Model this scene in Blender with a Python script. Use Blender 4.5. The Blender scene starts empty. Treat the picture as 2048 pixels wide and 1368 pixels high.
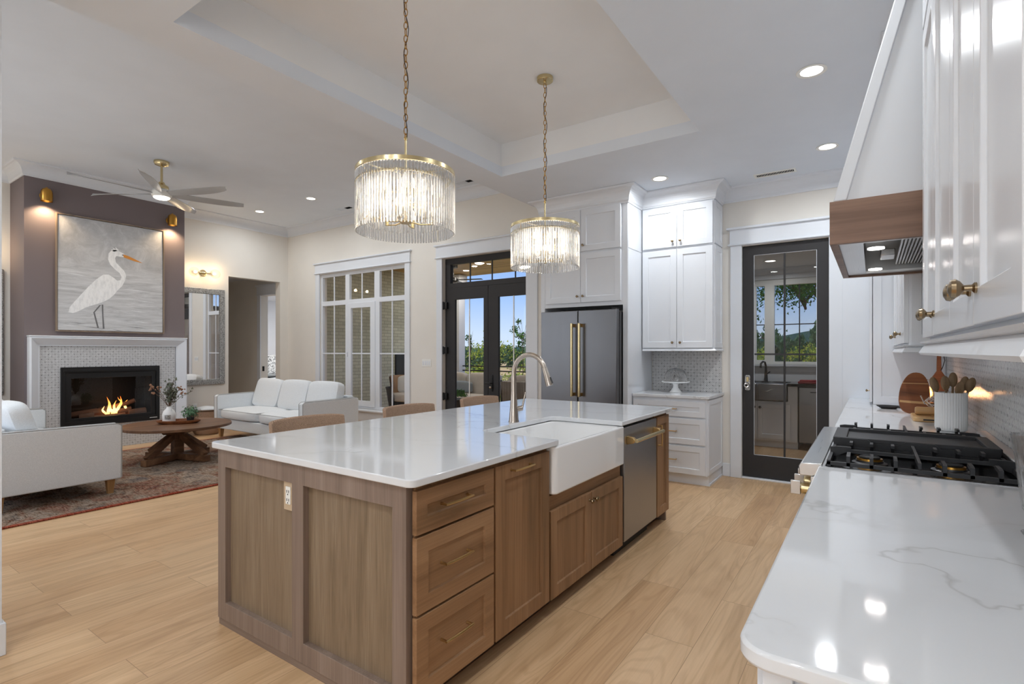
import bpy, bmesh, math, random
from mathutils import Vector, Matrix
random.seed(7)
PI = math.pi
SC = bpy.context.scene
COL = SC.collection

# ------------------------------------------------------------------ camera, world, exposure
CAMH = 1.37
YAW = math.atan(721 / 1052.0)
cam_d = bpy.data.cameras.new('camera')
cam = bpy.data.objects.new('camera', cam_d)
COL.objects.link(cam)
cam.location = (0, 0, CAMH)
cam.rotation_euler = (PI / 2, 0, YAW)
cam_d.sensor_fit = 'HORIZONTAL'
cam_d.sensor_width = 36.0
cam_d.lens = 36.0 * 1052 / 2048
cam_d.shift_y = 18 / 2048
cam_d.clip_start = 0.05
cam_d.clip_end = 2000
SC.camera = cam

SC.view_settings.view_transform = 'Standard'
SC.view_settings.look = 'None'
SC.view_settings.exposure = 0.10
SC.view_settings.gamma = 1.0
SC.view_settings.use_curve_mapping = False
SC.cycles.max_bounces = 10
SC.cycles.diffuse_bounces = 5
SC.cycles.glossy_bounces = 5
SC.cycles.transmission_bounces = 8
SC.cycles.transparent_max_bounces = 24
SC.cycles.caustics_reflective = False
SC.cycles.caustics_refractive = False
SC.cycles.sample_clamp_indirect = 4.0
SC.cycles.use_denoising = True

SKY_STRENGTH = 1.0
LAMP_E = 1.0            # scale of all recessed lamps

w = bpy.data.worlds.new('sky')
SC.world = w
w.use_nodes = True
nt = w.node_tree
nt.nodes.clear()
out = nt.nodes.new('ShaderNodeOutputWorld')
bg = nt.nodes.new('ShaderNodeBackground')
tc = nt.nodes.new('ShaderNodeTexCoord')
sp = nt.nodes.new('ShaderNodeSeparateXYZ')
rp = nt.nodes.new('ShaderNodeValToRGB')
nt.links.new(tc.outputs['Generated'], sp.inputs[0])
nt.links.new(sp.outputs['Z'], rp.inputs[0])
cr = rp.color_ramp
cr.elements[0].position = 0.0
cr.elements[0].color = (0.66, 0.77, 0.92, 1)
cr.elements[1].position = 1.0
cr.elements[1].color = (0.10, 0.22, 0.62, 1)
e = cr.elements.new(0.03); e.color = (0.62, 0.77, 0.97, 1)
e = cr.elements.new(0.10); e.color = (0.36, 0.57, 0.97, 1)
e = cr.elements.new(0.35); e.color = (0.18, 0.36, 0.84, 1)
nt.links.new(rp.outputs[0], bg.inputs[0])
bg.inputs[1].default_value = SKY_STRENGTH
nt.links.new(bg.outputs[0], out.inputs[0])

sun_d = bpy.data.lights.new('sun', 'SUN')
sun_d.energy = 3.2
sun_d.angle = 0.01
sun_d.color = (1.0, 0.95, 0.86)
sun = bpy.data.objects.new('sun', sun_d)
COL.objects.link(sun)
sun.rotation_euler = (math.radians(28), 0, math.radians(-35))   # high, from behind the house


def area(name, loc, size, energy, rot=(0, 0, 0), color=(1, 1, 1), size_y=None, parent=None, spread=None):
    d = bpy.data.lights.new(name, 'AREA')
    d.energy = energy
    d.color = color
    if size_y:
        d.shape = 'RECTANGLE'; d.size = size; d.size_y = size_y
    else:
        d.shape = 'DISK'; d.size = size
    if spread: d.spread = spread
    o = bpy.data.objects.new(name, d)
    COL.objects.link(o)
    o.location = loc
    o.rotation_euler = rot
    if parent: o.parent = parent
    return o


# area lamps added as daylight, at unseen made-up windows behind the camera
DAY = (0.93, 0.97, 1.0)
area('added_daylight', (-.32, -2.93, 1.65), 1.3, 34, (PI / 2, 0, 0), DAY, 1.6)
area('added_daylight', (-6.4, -0.08, 1.65), 3.4, 32, (PI / 2, 0, 0), DAY, 2.0)


# ------------------------------------------------------------------ material helpers
def srgb(r, g=None, b=None):
    if g is None: g = b = r
    f = lambda c: (c / 255 / 12.92) if c / 255 <= 0.04045 else ((c / 255 + 0.055) / 1.055) ** 2.4
    return (f(r), f(g), f(b), 1)


class NT:
    def __init__(s, name):
        s.m = bpy.data.materials.new(name)
        s.m.use_nodes = True
        s.t = s.m.node_tree
        s.t.nodes.clear()
        s.out = s.n('ShaderNodeOutputMaterial')

    def n(s, k, **kw):
        x = s.t.nodes.new(k)
        for a, b in kw.items(): setattr(x, a, b)
        return x

    def l(s, a, b): s.t.links.new(a, b)

    def put(s, sock, v):
        if isinstance(v, bpy.types.NodeSocket): s.l(v, sock)
        else: sock.default_value = v

    def math(s, op, a, b=0.0, c=None):
        x = s.n('ShaderNodeMath', operation=op)
        s.put(x.inputs[0], a); s.put(x.inputs[1], b)
        if c is not None: s.put(x.inputs[2], c)
        return x.outputs[0]

    def coord(s): return s.n('ShaderNodeTexCoord').outputs['Object']

    def mapping(s, v, scale=(1, 1, 1), rot=(0, 0, 0), loc=(0, 0, 0)):
        x = s.n('ShaderNodeMapping')
        s.l(v, x.inputs[0])
        x.inputs['Scale'].default_value = scale
        x.inputs['Rotation'].default_value = rot
        x.inputs['Location'].default_value = loc
        return x.outputs[0]

    def noise(s, v, scale=5, detail=4, rough=.5, dist=0, out='Fac'):
        x = s.n('ShaderNodeTexNoise')
        if v is not None: s.l(v, x.inputs['Vector'])
        x.inputs['Scale'].default_value = scale
        x.inputs['Detail'].default_value = detail
        x.inputs['Roughness'].default_value = rough
        x.inputs['Distortion'].default_value = dist
        return x.outputs[out]

    def ramp(s, f, stops, interp='LINEAR'):
        x = s.n('ShaderNodeValToRGB')
        x.color_ramp.interpolation = interp
        s.l(f, x.inputs[0])
        el = x.color_ramp.elements
        while len(el) > 1: el.remove(el[0])
        el[0].position = stops[0][0]; el[0].color = stops[0][1]
        for p, c in stops[1:]:
            k = el.new(p); k.color = c
        return x.outputs[0]

    def mix(s, f, a, b, mode='MIX'):
        x = s.n('ShaderNodeMixRGB', blend_type=mode)
        s.put(x.inputs[0], f); s.put(x.inputs[1], a); s.put(x.inputs[2], b)
        return x.outputs[0]

    def bump(s, h, strength=.2, dist=.01):
        x = s.n('ShaderNodeBump')
        s.l(h, x.inputs['Height'])
        x.inputs['Strength'].default_value = strength
        x.inputs['Distance'].default_value = dist
        return x.outputs[0]

    def bsdf(s, color=(.8, .8, .8, 1), rough=.5, metal=0, normal=None, spec=.5, coat=0, trans=0, ior=1.45, sheen=0, emis=None, es=0, coat_rough=.05):
        x = s.n('ShaderNodeBsdfPrincipled')
        s.put(x.inputs['Base Color'], color)
        s.put(x.inputs['Roughness'], rough)
        s.put(x.inputs['Metallic'], metal)
        s.put(x.inputs['Specular IOR Level'], spec)
        s.put(x.inputs['Transmission Weight'], trans)
        s.put(x.inputs['IOR'], ior)
        s.put(x.inputs['Coat Weight'], coat)
        s.put(x.inputs['Coat Roughness'], coat_rough)
        s.put(x.inputs['Sheen Weight'], sheen)
        if emis is not None:
            s.put(x.inputs['Emission Color'], emis); s.put(x.inputs['Emission Strength'], es)
        if normal is not None: s.l(normal, x.inputs['Normal'])
        s.l(x.outputs[0], s.out.inputs[0])
        return x


def plain(name, col, rough=.5, metal=0, **k):
    n = NT(name)
    n.bsdf(col, rough, metal, **k)
    return n.m


def painted(name, col, rough=.55, spec=.4, amount=.015):
    n = NT(name)
    v = n.coord()
    f = n.noise(v, 3, 3)
    c = n.ramp(f, [(0.3, tuple(x * (1 - amount) for x in col[:3]) + (1,)), (0.7, tuple(min(1, x * (1 + amount)) for x in col[:3]) + (1,))])
    b = n.bump(n.noise(v, 220, 2), .04, .001)
    n.bsdf(c, rough, spec=spec, normal=b)
    return n.m


def wood(name, dark, mid, light, axis='z', scale=1.0, rough=.45, streak=1.0, coat=0):
    n = NT(name)
    v = n.coord()
    a = {'x': (0.6, 9, 9), 'y': (9, 0.6, 9), 'z': (9, 9, 0.6)}[axis]
    f = {'x': (2, 120, 120), 'y': (120, 2, 120), 'z': (120, 120, 2)}[axis]
    big = n.noise(n.mapping(v, tuple(q * scale for q in a)), 1, 5, .55, .9)
    fine = n.noise(n.mapping(v, tuple(q * scale for q in f)), 1, 3, .6)
    c1 = n.ramp(big, [(.28, dark), (.5, mid), (.72, light)])
    c2 = n.ramp(fine, [(.35, (.72, .70, .68, 1)), (.62, (1, 1, 1, 1))])
    c = n.mix(.55 * streak, c1, n.mix(1, c1, c2, 'MULTIPLY'))
    nb = n.bump(fine, .12, .001)
    n.bsdf(c, rough, normal=nb, spec=.4, coat=coat)
    return n.m


def floor_mat():
    n = NT('oak_planks')
    v = n.coord()
    s = n.n('ShaderNodeSeparateXYZ'); n.l(v, s.inputs[0])
    cb = n.n('ShaderNodeCombineXYZ')
    n.l(s.outputs['Y'], cb.inputs[0]); n.l(s.outputs['X'], cb.inputs[1])
    br = n.n('ShaderNodeTexBrick')
    br.offset = .37; br.offset_frequency = 2; br.squash = 1
    n.l(cb.outputs[0], br.inputs['Vector'])
    br.inputs['Scale'].default_value = 1
    br.inputs['Mortar Size'].default_value = .0014
    br.inputs['Mortar Smooth'].default_value = .3
    br.inputs['Bias'].default_value = 0
    br.inputs['Brick Width'].default_value = 1.52
    br.inputs['Row Height'].default_value = .228
    br.inputs['Color1'].default_value = (0, 0, 0, 1)
    br.inputs['Color2'].default_value = (1, 1, 1, 1)
    br.inputs['Mortar'].default_value = (.5, .5, .5, 1)
    rnd = n.n('ShaderNodeSeparateColor'); n.l(br.outputs['Color'], rnd.inputs[0])
    r = rnd.outputs[0]
    off = n.n('ShaderNodeCombineXYZ')
    n.l(n.math('MULTIPLY', r, 37.0), off.inputs[0]); n.l(n.math('MULTIPLY', r, 11.0), off.inputs[1]); n.l(n.math('MULTIPLY', r, 5.0), off.inputs[2])
    va = n.n('ShaderNodeVectorMath', operation='ADD'); n.l(v, va.inputs[0]); n.l(off.outputs[0], va.inputs[1])
    g = n.noise(n.mapping(va.outputs[0], (6.5, .55, 1)), 1, 6, .58, 1.6)
    fine = n.noise(n.mapping(va.outputs[0], (95, 2.2, 1)), 1, 3, .6)
    ringn = n.noise(n.mapping(va.outputs[0], (4.2, .42, 1)), 1, 2, .45, .3)
    ring = n.math('ADD', n.math('MULTIPLY', n.math('SINE', n.math('MULTIPLY', ringn, 150.0)), .5), .5)
    base = n.ramp(g, [(.25, srgb(190, 156, 118)), (.5, srgb(214, 180, 140)), (.75, srgb(226, 194, 156))])
    tint = n.ramp(r, [(0, srgb(238, 230, 222)), (.5, srgb(248, 245, 242)), (1, srgb(255, 255, 255))])
    c = n.mix(1, base, tint, 'MULTIPLY')
    cw = n.ramp(ring, [(.0, (.78, .73, .68, 1)), (.45, (1, 1, 1, 1)), (1, (1, 1, 1, 1))])
    c = n.mix(.42, c, n.mix(1, c, cw, 'MULTIPLY'))
    cf = n.ramp(fine, [(.35, (.86, .84, .82, 1)), (.6, (1, 1, 1, 1))])
    c = n.mix(.5, c, n.mix(1, c, cf, 'MULTIPLY'))
    c = n.mix(n.math('MULTIPLY', br.outputs['Fac'], .6), c, srgb(110, 82, 56))
    b = n.bump(n.math('ADD', n.math('MULTIPLY', fine, .4), n.math('MULTIPLY', br.outputs['Fac'], -2.0)), .12, .002)
    n.bsdf(c, n.math('ADD', n.math('MULTIPLY', g, .12), .33), normal=b, spec=.42)
    return n.m


def quartz_mat():
    n = NT('veined_quartz')
    v = n.coord()
    d = n.noise(v, 1.3, 5, .6, 0, 'Color')
    va = n.n('ShaderNodeVectorMath', operation='MULTIPLY_ADD')
    n.l(d, va.inputs[0]); va.inputs[1].default_value = (1.1, 1.1, 0); n.l(v, va.inputs[2])
    nz = n.noise(n.mapping(va.outputs[0], (.55, 1.5, 1), (0, 0, .5)), 1.25, 2, .4)
    line = n.math('ABSOLUTE', n.math('SUBTRACT', nz, .5))
    vein = n.ramp(line, [(0, (1, 1, 1, 1)), (.008, (0, 0, 0, 1))])
    soft = n.ramp(line, [(0, (1, 1, 1, 1)), (.05, (0, 0, 0, 1))])
    gate = n.ramp(n.noise(v, 1.7, 2), [(.42, (0, 0, 0, 1)), (.6, (1, 1, 1, 1))])
    c = n.mix(n.math('MULTIPLY', n.math('MULTIPLY', vein, gate), .38), srgb(221, 223, 226), srgb(150, 148, 146))
    c = n.mix(n.math('MULTIPLY', soft, .10), c, srgb(185, 183, 180))
    n.bsdf(c, .07, spec=.5)
    return n.m


def mosaic_mat(name, axes, s=.04, base=srgb(205), gloss=.22):
    """overlapping-circle marble mosaic with small dark dots"""
    n = NT(name)
    v = n.coord()
    sp = n.n('ShaderNodeSeparateXYZ'); n.l(v, sp.inputs[0])
    a = n.math('DIVIDE', sp.outputs[axes[0]], s)
    b = n.math('DIVIDE', sp.outputs[axes[1]], s)

    def lat(o):
        fa = n.math('SUBTRACT', n.math('FRACT', n.math('ADD', a, o)), .5)
        fb = n.math('SUBTRACT', n.math('FRACT', n.math('ADD', b, o)), .5)
        return n.math('SQRT', n.math('ADD', n.math('POWER', n.math('ABSOLUTE', fa), 2.0), n.math('POWER', n.math('ABSOLUTE', fb), 2.0)))
    d1, d2 = lat(0.0), lat(0.5)
    dots = n.math('MAXIMUM', n.math('LESS_THAN', d1, .10), n.math('LESS_THAN', d2, .10))
    dotm = n.math('LESS_THAN', d2, .06)
    ring = n.math('MAXIMUM', n.math('LESS_THAN', n.math('ABSOLUTE', n.math('SUBTRACT', d1, .5)), .035),
                  n.math('LESS_THAN', n.math('ABSOLUTE', n.math('SUBTRACT', d2, .5)), .035))
    marble = n.noise(v, 60, 3, .6)
    big = n.noise(v, 9, 4, .6)
    c = n.ramp(marble, [(.3, tuple(q * .80 for q in base[:3]) + (1,)), (.65, tuple(min(1, q * 1.10) for q in base[:3]) + (1,))])
    c = n.mix(n.math('MULTIPLY', big, .25), c, srgb(168))
    c = n.mix(n.math('MULTIPLY', ring, .45), c, srgb(150))
    c = n.mix(n.math('MULTIPLY', dots, .8), c, n.ramp(n.noise(v, 24, 0), [(.4, srgb(70)), (.6, srgb(125))]))
    bm = n.bump(n.math('ADD', n.math('MULTIPLY', ring, -1.0), marble), .5, .003)
    n.bsdf(c, gloss, normal=bm, spec=.5)
    return n.m


def fabric_mat(name, c0, c1, sc=420, bump=.35):
    n = NT(name)
    v = n.coord()
    a = n.noise(n.mapping(v, (1, 1, 6)), sc * .35, 2, .7)
    b = n.noise(n.mapping(v, (5, 5, 1)), sc * .35, 2, .7)
    f = n.math('MULTIPLY', n.math('ADD', a, b), .5)
    c = n.ramp(f, [(.38, c0), (.62, c1)])
    n.bsdf(c, .92, normal=n.bump(f, bump, .002), spec=.15, sheen=.15)
    return n.m


def weave_mat(name, c0, c1):
    n = NT(name)
    v = n.coord()
    w1 = n.n('ShaderNodeTexWave', wave_type='BANDS', bands_direction='DIAGONAL'); n.l(v, w1.inputs['Vector'])
    w1.inputs['Scale'].default_value = 95; w1.inputs['Distortion'].default_value = 1.5
    nz = n.noise(v, 160, 3, .7)
    f = n.math('ADD', n.math('MULTIPLY', w1.outputs['Fac'], .5), n.math('MULTIPLY', nz, .6))
    c = n.ramp(f, [(.3, c0), (.75, c1)])
    n.bsdf(c, .7, normal=n.bump(f, .6, .003), spec=.25)
    return n.m


def brushed(name, col, rough=.3, axis='z', metal=1.0):
    n = NT(name)
    v = n.coord()
    f = {'x': (2, 300, 300), 'y': (300, 2, 300), 'z': (300, 300, 2)}[axis]
    q = n.noise(n.mapping(v, f), 1, 2, .6)
    r = n.math('ADD', n.math('MULTIPLY', q, .12), rough - .06)
    n.bsdf(col, r, metal, normal=n.bump(q, .03, .0005))
    return n.m


def glass_mat(name, tint=(1, 1, 1, 1), refl=.09, rough=0.0):
    """thin window pane"""
    n = NT(name)
    ge = n.n('ShaderNodeNewGeometry')
    dp = n.n('ShaderNodeVectorMath', operation='DOT_PRODUCT'); n.l(ge.outputs['Incoming'], dp.inputs[0]); n.l(ge.outputs['Normal'], dp.inputs[1])
    sch = n.math('ADD', .022, n.math('MULTIPLY', .9, n.math('POWER', n.math('SUBTRACT', 1.0, n.math('ABSOLUTE', dp.outputs['Value'])), 5.0)))
    t = n.n('ShaderNodeBsdfTransparent'); t.inputs[0].default_value = tint
    g = n.n('ShaderNodeBsdfGlossy'); g.inputs['Roughness'].default_value = rough
    mx = n.n('ShaderNodeMixShader')
    n.l(n.math('MULTIPLY', sch, 1.0 + refl), mx.inputs[0])
    n.l(t.outputs[0], mx.inputs[1]); n.l(g.outputs[0], mx.inputs[2])
    n.l(mx.outputs[0], n.out.inputs[0])
    return n.m


def crystal_mat(f=.8):
    n = NT('cut_crystal')
    g = n.n('ShaderNodeBsdfGlass'); g.inputs['IOR'].default_value = 1.5; g.inputs['Roughness'].default_value = .02
    t = n.n('ShaderNodeBsdfTransparent'); t.inputs[0].default_value = (.97, .97, .97, 1)
    mx = n.n('ShaderNodeMixShader'); mx.inputs[0].default_value = f
    n.l(t.outputs[0], mx.inputs[1]); n.l(g.outputs[0], mx.inputs[2])
    n.l(mx.outputs[0], n.out.inputs[0])
    return n.m


def emit(name, col, s):
    n = NT(name)
    x = n.n('ShaderNodeEmission'); x.inputs[0].default_value = col; x.inputs[1].default_value = s
    n.l(x.outputs[0], n.out.inputs[0])
    return n.m


def brick_mat(name, axes, c1, c2, mortar):
    n = NT(name)
    v = n.coord()
    sp = n.n('ShaderNodeSeparateXYZ'); n.l(v, sp.inputs[0])
    cb = n.n('ShaderNodeCombineXYZ')
    n.l(sp.outputs[axes[0]], cb.inputs[0]); n.l(sp.outputs[axes[1]], cb.inputs[1])
    br = n.n('ShaderNodeTexBrick'); n.l(cb.outputs[0], br.inputs['Vector'])
    br.inputs['Scale'].default_value = 1
    br.inputs['Brick Width'].default_value = .22; br.inputs['Row Height'].default_value = .075
    br.inputs['Mortar Size'].default_value = .006
    br.inputs['Color1'].default_value = c1; br.inputs['Color2'].default_value = c2; br.inputs['Mortar'].default_value = mortar
    nz = n.noise(v, 30, 3)
    h = n.math('ADD', n.math('MULTIPLY', br.outputs['Fac'], -1.0), n.math('MULTIPLY', nz, .4))
    n.bsdf(br.outputs['Color'], .8, normal=n.bump(h, .6, .01))
    return n.m


def rug_mat():
    n = NT('distressed_rug')
    v = n.coord()
    sp = n.n('ShaderNodeSeparateXYZ'); n.l(v, sp.inputs[0])
    x = sp.outputs['X']
    patch = n.noise(n.mapping(v, (1.3, 2.4, 1)), 1.6, 5, .62, 1.2)
    patch2 = n.noise(n.mapping(v, (1, 1, 1), loc=(7, 3, 0)), 3.1, 6, .7, .6)
    thread = n.noise(n.mapping(v, (14, 130, 1)), 1, 3, .7)
    thread2 = n.noise(n.mapping(v, (90, 25, 1)), 1, 3, .7)
    c = n.ramp(patch, [(.30, srgb(52, 64, 84)), (.38, srgb(128, 130, 130)), (.46, srgb(186, 178, 164)), (.52, srgb(138, 112, 86)), (.58, srgb(156, 84, 54)), (.66, srgb(104, 70, 52)), (.78, srgb(70, 60, 54))])
    c2 = n.ramp(patch2, [(.34, srgb(84, 64, 50)), (.42, srgb(164, 156, 144)), (.50, srgb(194, 186, 172)), (.56, srgb(112, 94, 78)), (.62, srgb(70, 84, 104)), (.70, srgb(140, 74, 50)), (.8, srgb(60, 54, 50))])
    c = n.mix(.45, c, c2)
    t = n.math('ADD', n.math('MULTIPLY', thread, .6), n.math('MULTIPLY', thread2, .4))
    k = n.ramp(t, [(.40, srgb(84, 76, 74)), (.49, (1, 1, 1, 1)), (.62, (1, 1, 1, 1))])
    c = n.mix(.85, c, n.mix(1, c, k, 'MULTIPLY'))
    lt = n.ramp(t, [(.53, (0, 0, 0, 1)), (.6, (1, 1, 1, 1))])
    c = n.mix(n.math('MULTIPLY', lt, .75), c, srgb(206, 200, 190))
    edge = n.math('GREATER_THAN', n.math('ABSOLUTE', x), 1.438)
    c = n.mix(n.math('MULTIPLY', edge, .8), c, n.ramp(thread, [(.4, srgb(140, 52, 34)), (.6, srgb(196, 96, 66))]))
    c = n.mix(1, c, srgb(214, 200, 194), 'MULTIPLY')
    n.bsdf(c, .95, normal=n.bump(t, .7, .006), spec=.1)
    return n.m


def board_mat(name, c1, c2, width=.14, axis=0, gap=.006, glow=None):
    """boards side by side with thin dark joints"""
    n = NT(name)
    v = n.coord()
    sp = n.n('ShaderNodeSeparateXYZ'); n.l(v, sp.inputs[0])
    a = n.math('DIVIDE', sp.outputs[axis], width)
    fr = n.math('FRACT', a)
    joint = n.math('LESS_THAN', fr, gap / width)
    fl = n.math('FLOOR', a)
    wn = n.n('ShaderNodeTexWhiteNoise', noise_dimensions='1D'); n.l(fl, wn.inputs['W'])
    g = n.noise(n.mapping(v, (3, 40, 3) if axis == 0 else (40, 3, 3)), 1, 4, .6, .5)
    f = n.math('ADD', n.math('MULTIPLY', wn.outputs['Value'], .5), n.math('MULTIPLY', g, .5))
    c = n.ramp(f, [(.2, c1), (.8, c2)])
    c = n.mix(joint, c, srgb(50, 36, 22))
    n.bsdf(c, .5, normal=n.bump(n.math('MULTIPLY', joint, -1.0), .5, .01))
    return n.m


def leaf_mat(name, c1, c2, c3):
    n = NT(name)
    v = n.coord()
    f = n.noise(v, 9, 2, .6)
    c = n.ramp(f, [(.3, c1), (.5, c2), (.7, c3)])
    d = n.n('ShaderNodeBsdfDiffuse'); n.l(c, d.inputs[0])
    tr = n.n('ShaderNodeBsdfTranslucent'); n.l(c, tr.inputs[0])
    mx = n.n('ShaderNodeMixShader'); mx.inputs[0].default_value = .35
    n.l(d.outputs[0], mx.inputs[1]); n.l(tr.outputs[0], mx.inputs[2])
    n.l(mx.outputs[0], n.out.inputs[0])
    return n.m


def ground_mat():
    n = NT('field_ground')
    v = n.coord()
    f = n.noise(v, .12, 6, .65, .4)
    g = n.noise(v, 3, 4, .7)
    c = n.ramp(f, [(.35, srgb(128, 142, 78)), (.47, srgb(206, 178, 132)), (.6, srgb(214, 182, 140)), (.72, srgb(150, 160, 96))])
    c = n.mix(n.math('MULTIPLY', g, .5), c, srgb(120, 110, 66))
    n.bsdf(c, .95, spec=.1)
    return n.m


M = {}
M['ceiling'] = painted('ceiling_white', srgb(228, 234, 242), .85, .15)
M['tray'] = painted('tray_ceiling_white', srgb(238, 239, 240), .85, .15)
M['wall'] = painted('cream_wall_paint', srgb(228, 224, 217), .75, .2)
M['taupe'] = painted('taupe_chimney_paint', srgb(124, 114, 115), .7, .2)
M['trim'] = painted('white_trim_paint', srgb(224, 228, 234), .4, .4)
M['cab'] = painted('white_cabinet_lacquer', srgb(222, 225, 230), .28, .5)
M['glosscab'] = painted('glossy_white_lacquer', srgb(222, 225, 230), .25, .6)
M['hoodwhite'] = painted('hood_white', srgb(222, 225, 229), .5, .3)
M['floor'] = floor_mat()
M['quartz'] = quartz_mat()
oak = (srgb(120, 90, 62), srgb(148, 112, 80), srgb(166, 130, 96))
M['oak_z'] = wood('oak_vertical_grain', *oak, axis='z')
M['oak_y'] = wood('oak_horizontal_grain', *oak, axis='y')
pale = (srgb(124, 106, 85), srgb(140, 121, 99), srgb(152, 134, 112))  # island oak, greyed in the colour for the light on its end panel
M['shaded_z'] = wood('shaded_oak_panel', *pale, axis='z', scale=2.2, streak=1.6)
frm = (srgb(120, 103, 92), srgb(138, 120, 108), srgb(150, 132, 120))  # same oak for the frame, its shaded grey-brown put into the colour
M['frame_z'] = wood('shaded_oak_stile', *frm, axis='z')
M['frame_x'] = wood('shaded_oak_rail', *frm, axis='x')
M['kick'] = plain('dark_toe_kick', srgb(74, 52, 36), .6)
M['kick_dark'] = plain('black_toe_kick', srgb(34, 30, 28), .5)
M['walnut'] = wood('walnut_band', srgb(104, 78, 62), srgb(134, 104, 86), srgb(152, 122, 102), axis='x', scale=.8, rough=.4)
M['table'] = wood('dark_walnut_table', srgb(78, 52, 36), srgb(108, 76, 54), srgb(138, 102, 74), axis='y', rough=.45)
M['legwood'] = wood('light_oak_leg', srgb(150, 112, 70), srgb(176, 136, 90), srgb(192, 154, 106), axis='z')
M['stool'] = weave_mat('woven_cane', srgb(104, 78, 62), srgb(214, 182, 156))
M['slot_dark'] = plain('dark_duct', srgb(30, 30, 31), 1.0, spec=0)
M['outletwood'] = plain('pale_wood_plate', srgb(196, 174, 146), .5)
M['fabric'] = fabric_mat('light_grey_linen', srgb(204, 209, 213), srgb(236, 240, 243))
M['piping'] = plain('grey_piping', srgb(160, 160, 158), .9)
M['steel'] = brushed('brushed_steel', srgb(180, 180, 180), .28, 'z')
M['steel_x'] = brushed('brushed_steel_flat', srgb(206, 206, 206), .3, 'y')
M['blacksteel'] = brushed('dark_stainless', srgb(112, 112, 114), .34, 'z')
M['dwsteel'] = brushed('dishwasher_steel', srgb(158, 158, 160), .32, 'z')
M['nickel'] = plain('satin_nickel', srgb(186, 176, 166), .25, 1)
M['brass'] = plain('champagne_brass', srgb(196, 164, 112), .28, 1)
M['goldbrass'] = plain('aged_brass', srgb(186, 140, 66), .3, 1)
M['paleb'] = plain('pale_brass', srgb(214, 196, 152), .24, 1)
M['bronze'] = plain('bronze_knob', srgb(150, 132, 106), .25, 1)
M['iron'] = plain('cast_iron', srgb(44, 44, 46), .5, 0, spec=.45)
M['blackgloss'] = plain('black_enamel', srgb(14, 14, 15), .12)
M['black'] = plain('black_metal', srgb(22, 22, 23), .4)
M['charcoal'] = plain('charcoal_door_paint', srgb(54, 53, 54), .5, spec=.3)
M['ceramic'] = plain('white_fireclay', srgb(240, 240, 240), .08, coat=.3)
M['whitemat'] = plain('matte_white_ceramic', srgb(242, 243, 243), .5)
M['plastic'] = plain('white_plastic', srgb(238, 238, 234), .35)
M['glass'] = glass_mat('window_glass')
M['smoke'] = glass_mat('tinted_glass', (.80, .80, .80, 1), .1)
M['clear'] = plain('clear_glass', (1, 1, 1, 1), 0, trans=1, ior=1.45)
M['crystal'] = crystal_mat()
M['crystal2'] = crystal_mat(.45)
M['mirror'] = plain('mirror_glass', (.9, .9, .9, 1), .01, 1)
M['silver'] = None
M['tile_yz'] = mosaic_mat('marble_mosaic_right', (1, 2), .068, srgb(214), .14)
M['tile_xz'] = mosaic_mat('marble_mosaic_back', (0, 2), .068, srgb(205), .1)
M['tile_fp'] = mosaic_mat('marble_mosaic_fireplace', (1, 2), .068, srgb(212, 213, 215), .3)
M['bulb'] = emit('warm_bulb', (1.0, .82, .58, 1), 3.0)
M['globe'] = emit('lamp_disc', (1.0, .97, .93, 1), 7)
M['warmglobe'] = emit('warm_lamp_disc', (1.0, .9, .78, 1), 5)
M['rug'] = rug_mat()
M['brick_yz'] = brick_mat('painted_brick', (1, 2), srgb(206, 208, 190), srgb(190, 193, 174), srgb(160, 163, 146))
M['brick_xz'] = brick_mat('painted_brick_facing', (0, 2), srgb(206, 208, 190), srgb(190, 193, 174), srgb(160, 163, 146))
M['porchwood'] = board_mat('pine_porch_boards', srgb(176, 132, 70), srgb(224, 184, 112), .11, 1)
M['deck'] = board_mat('deck_boards', srgb(116, 110, 104), srgb(140, 134, 126), .14, 0)
M['leaf_dark'] = leaf_mat('dark_green_leaves', srgb(44, 84, 40), srgb(70, 118, 52), srgb(112, 152, 66))
M['leaf_yellow'] = leaf_mat('yellow_green_leaves', srgb(104, 146, 56), srgb(176, 194, 82), srgb(222, 206, 104))
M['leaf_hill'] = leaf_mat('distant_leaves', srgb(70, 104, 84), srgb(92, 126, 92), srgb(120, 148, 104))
M['bark'] = plain('bark', srgb(92, 74, 58), .9)
M['ground'] = ground_mat()
M['blackstone'] = plain('black_granite', srgb(20, 21, 24), .08)
M['red'] = plain('red_cloth', srgb(150, 30, 44), .9)
M['greysteel'] = brushed('sink_steel', srgb(150, 150, 150), .35, 'x')
n_ = NT('hammered_silver')
v_ = n_.coord()
f_ = n_.noise(v_, 130, 2, .6)
n_.bsdf(n_.ramp(f_, [(.4, srgb(96, 96, 94)), (.55, srgb(190, 190, 188))]), .35, .6, normal=n_.bump(f_, .8, .004))
M['silver'] = n_.m


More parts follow.
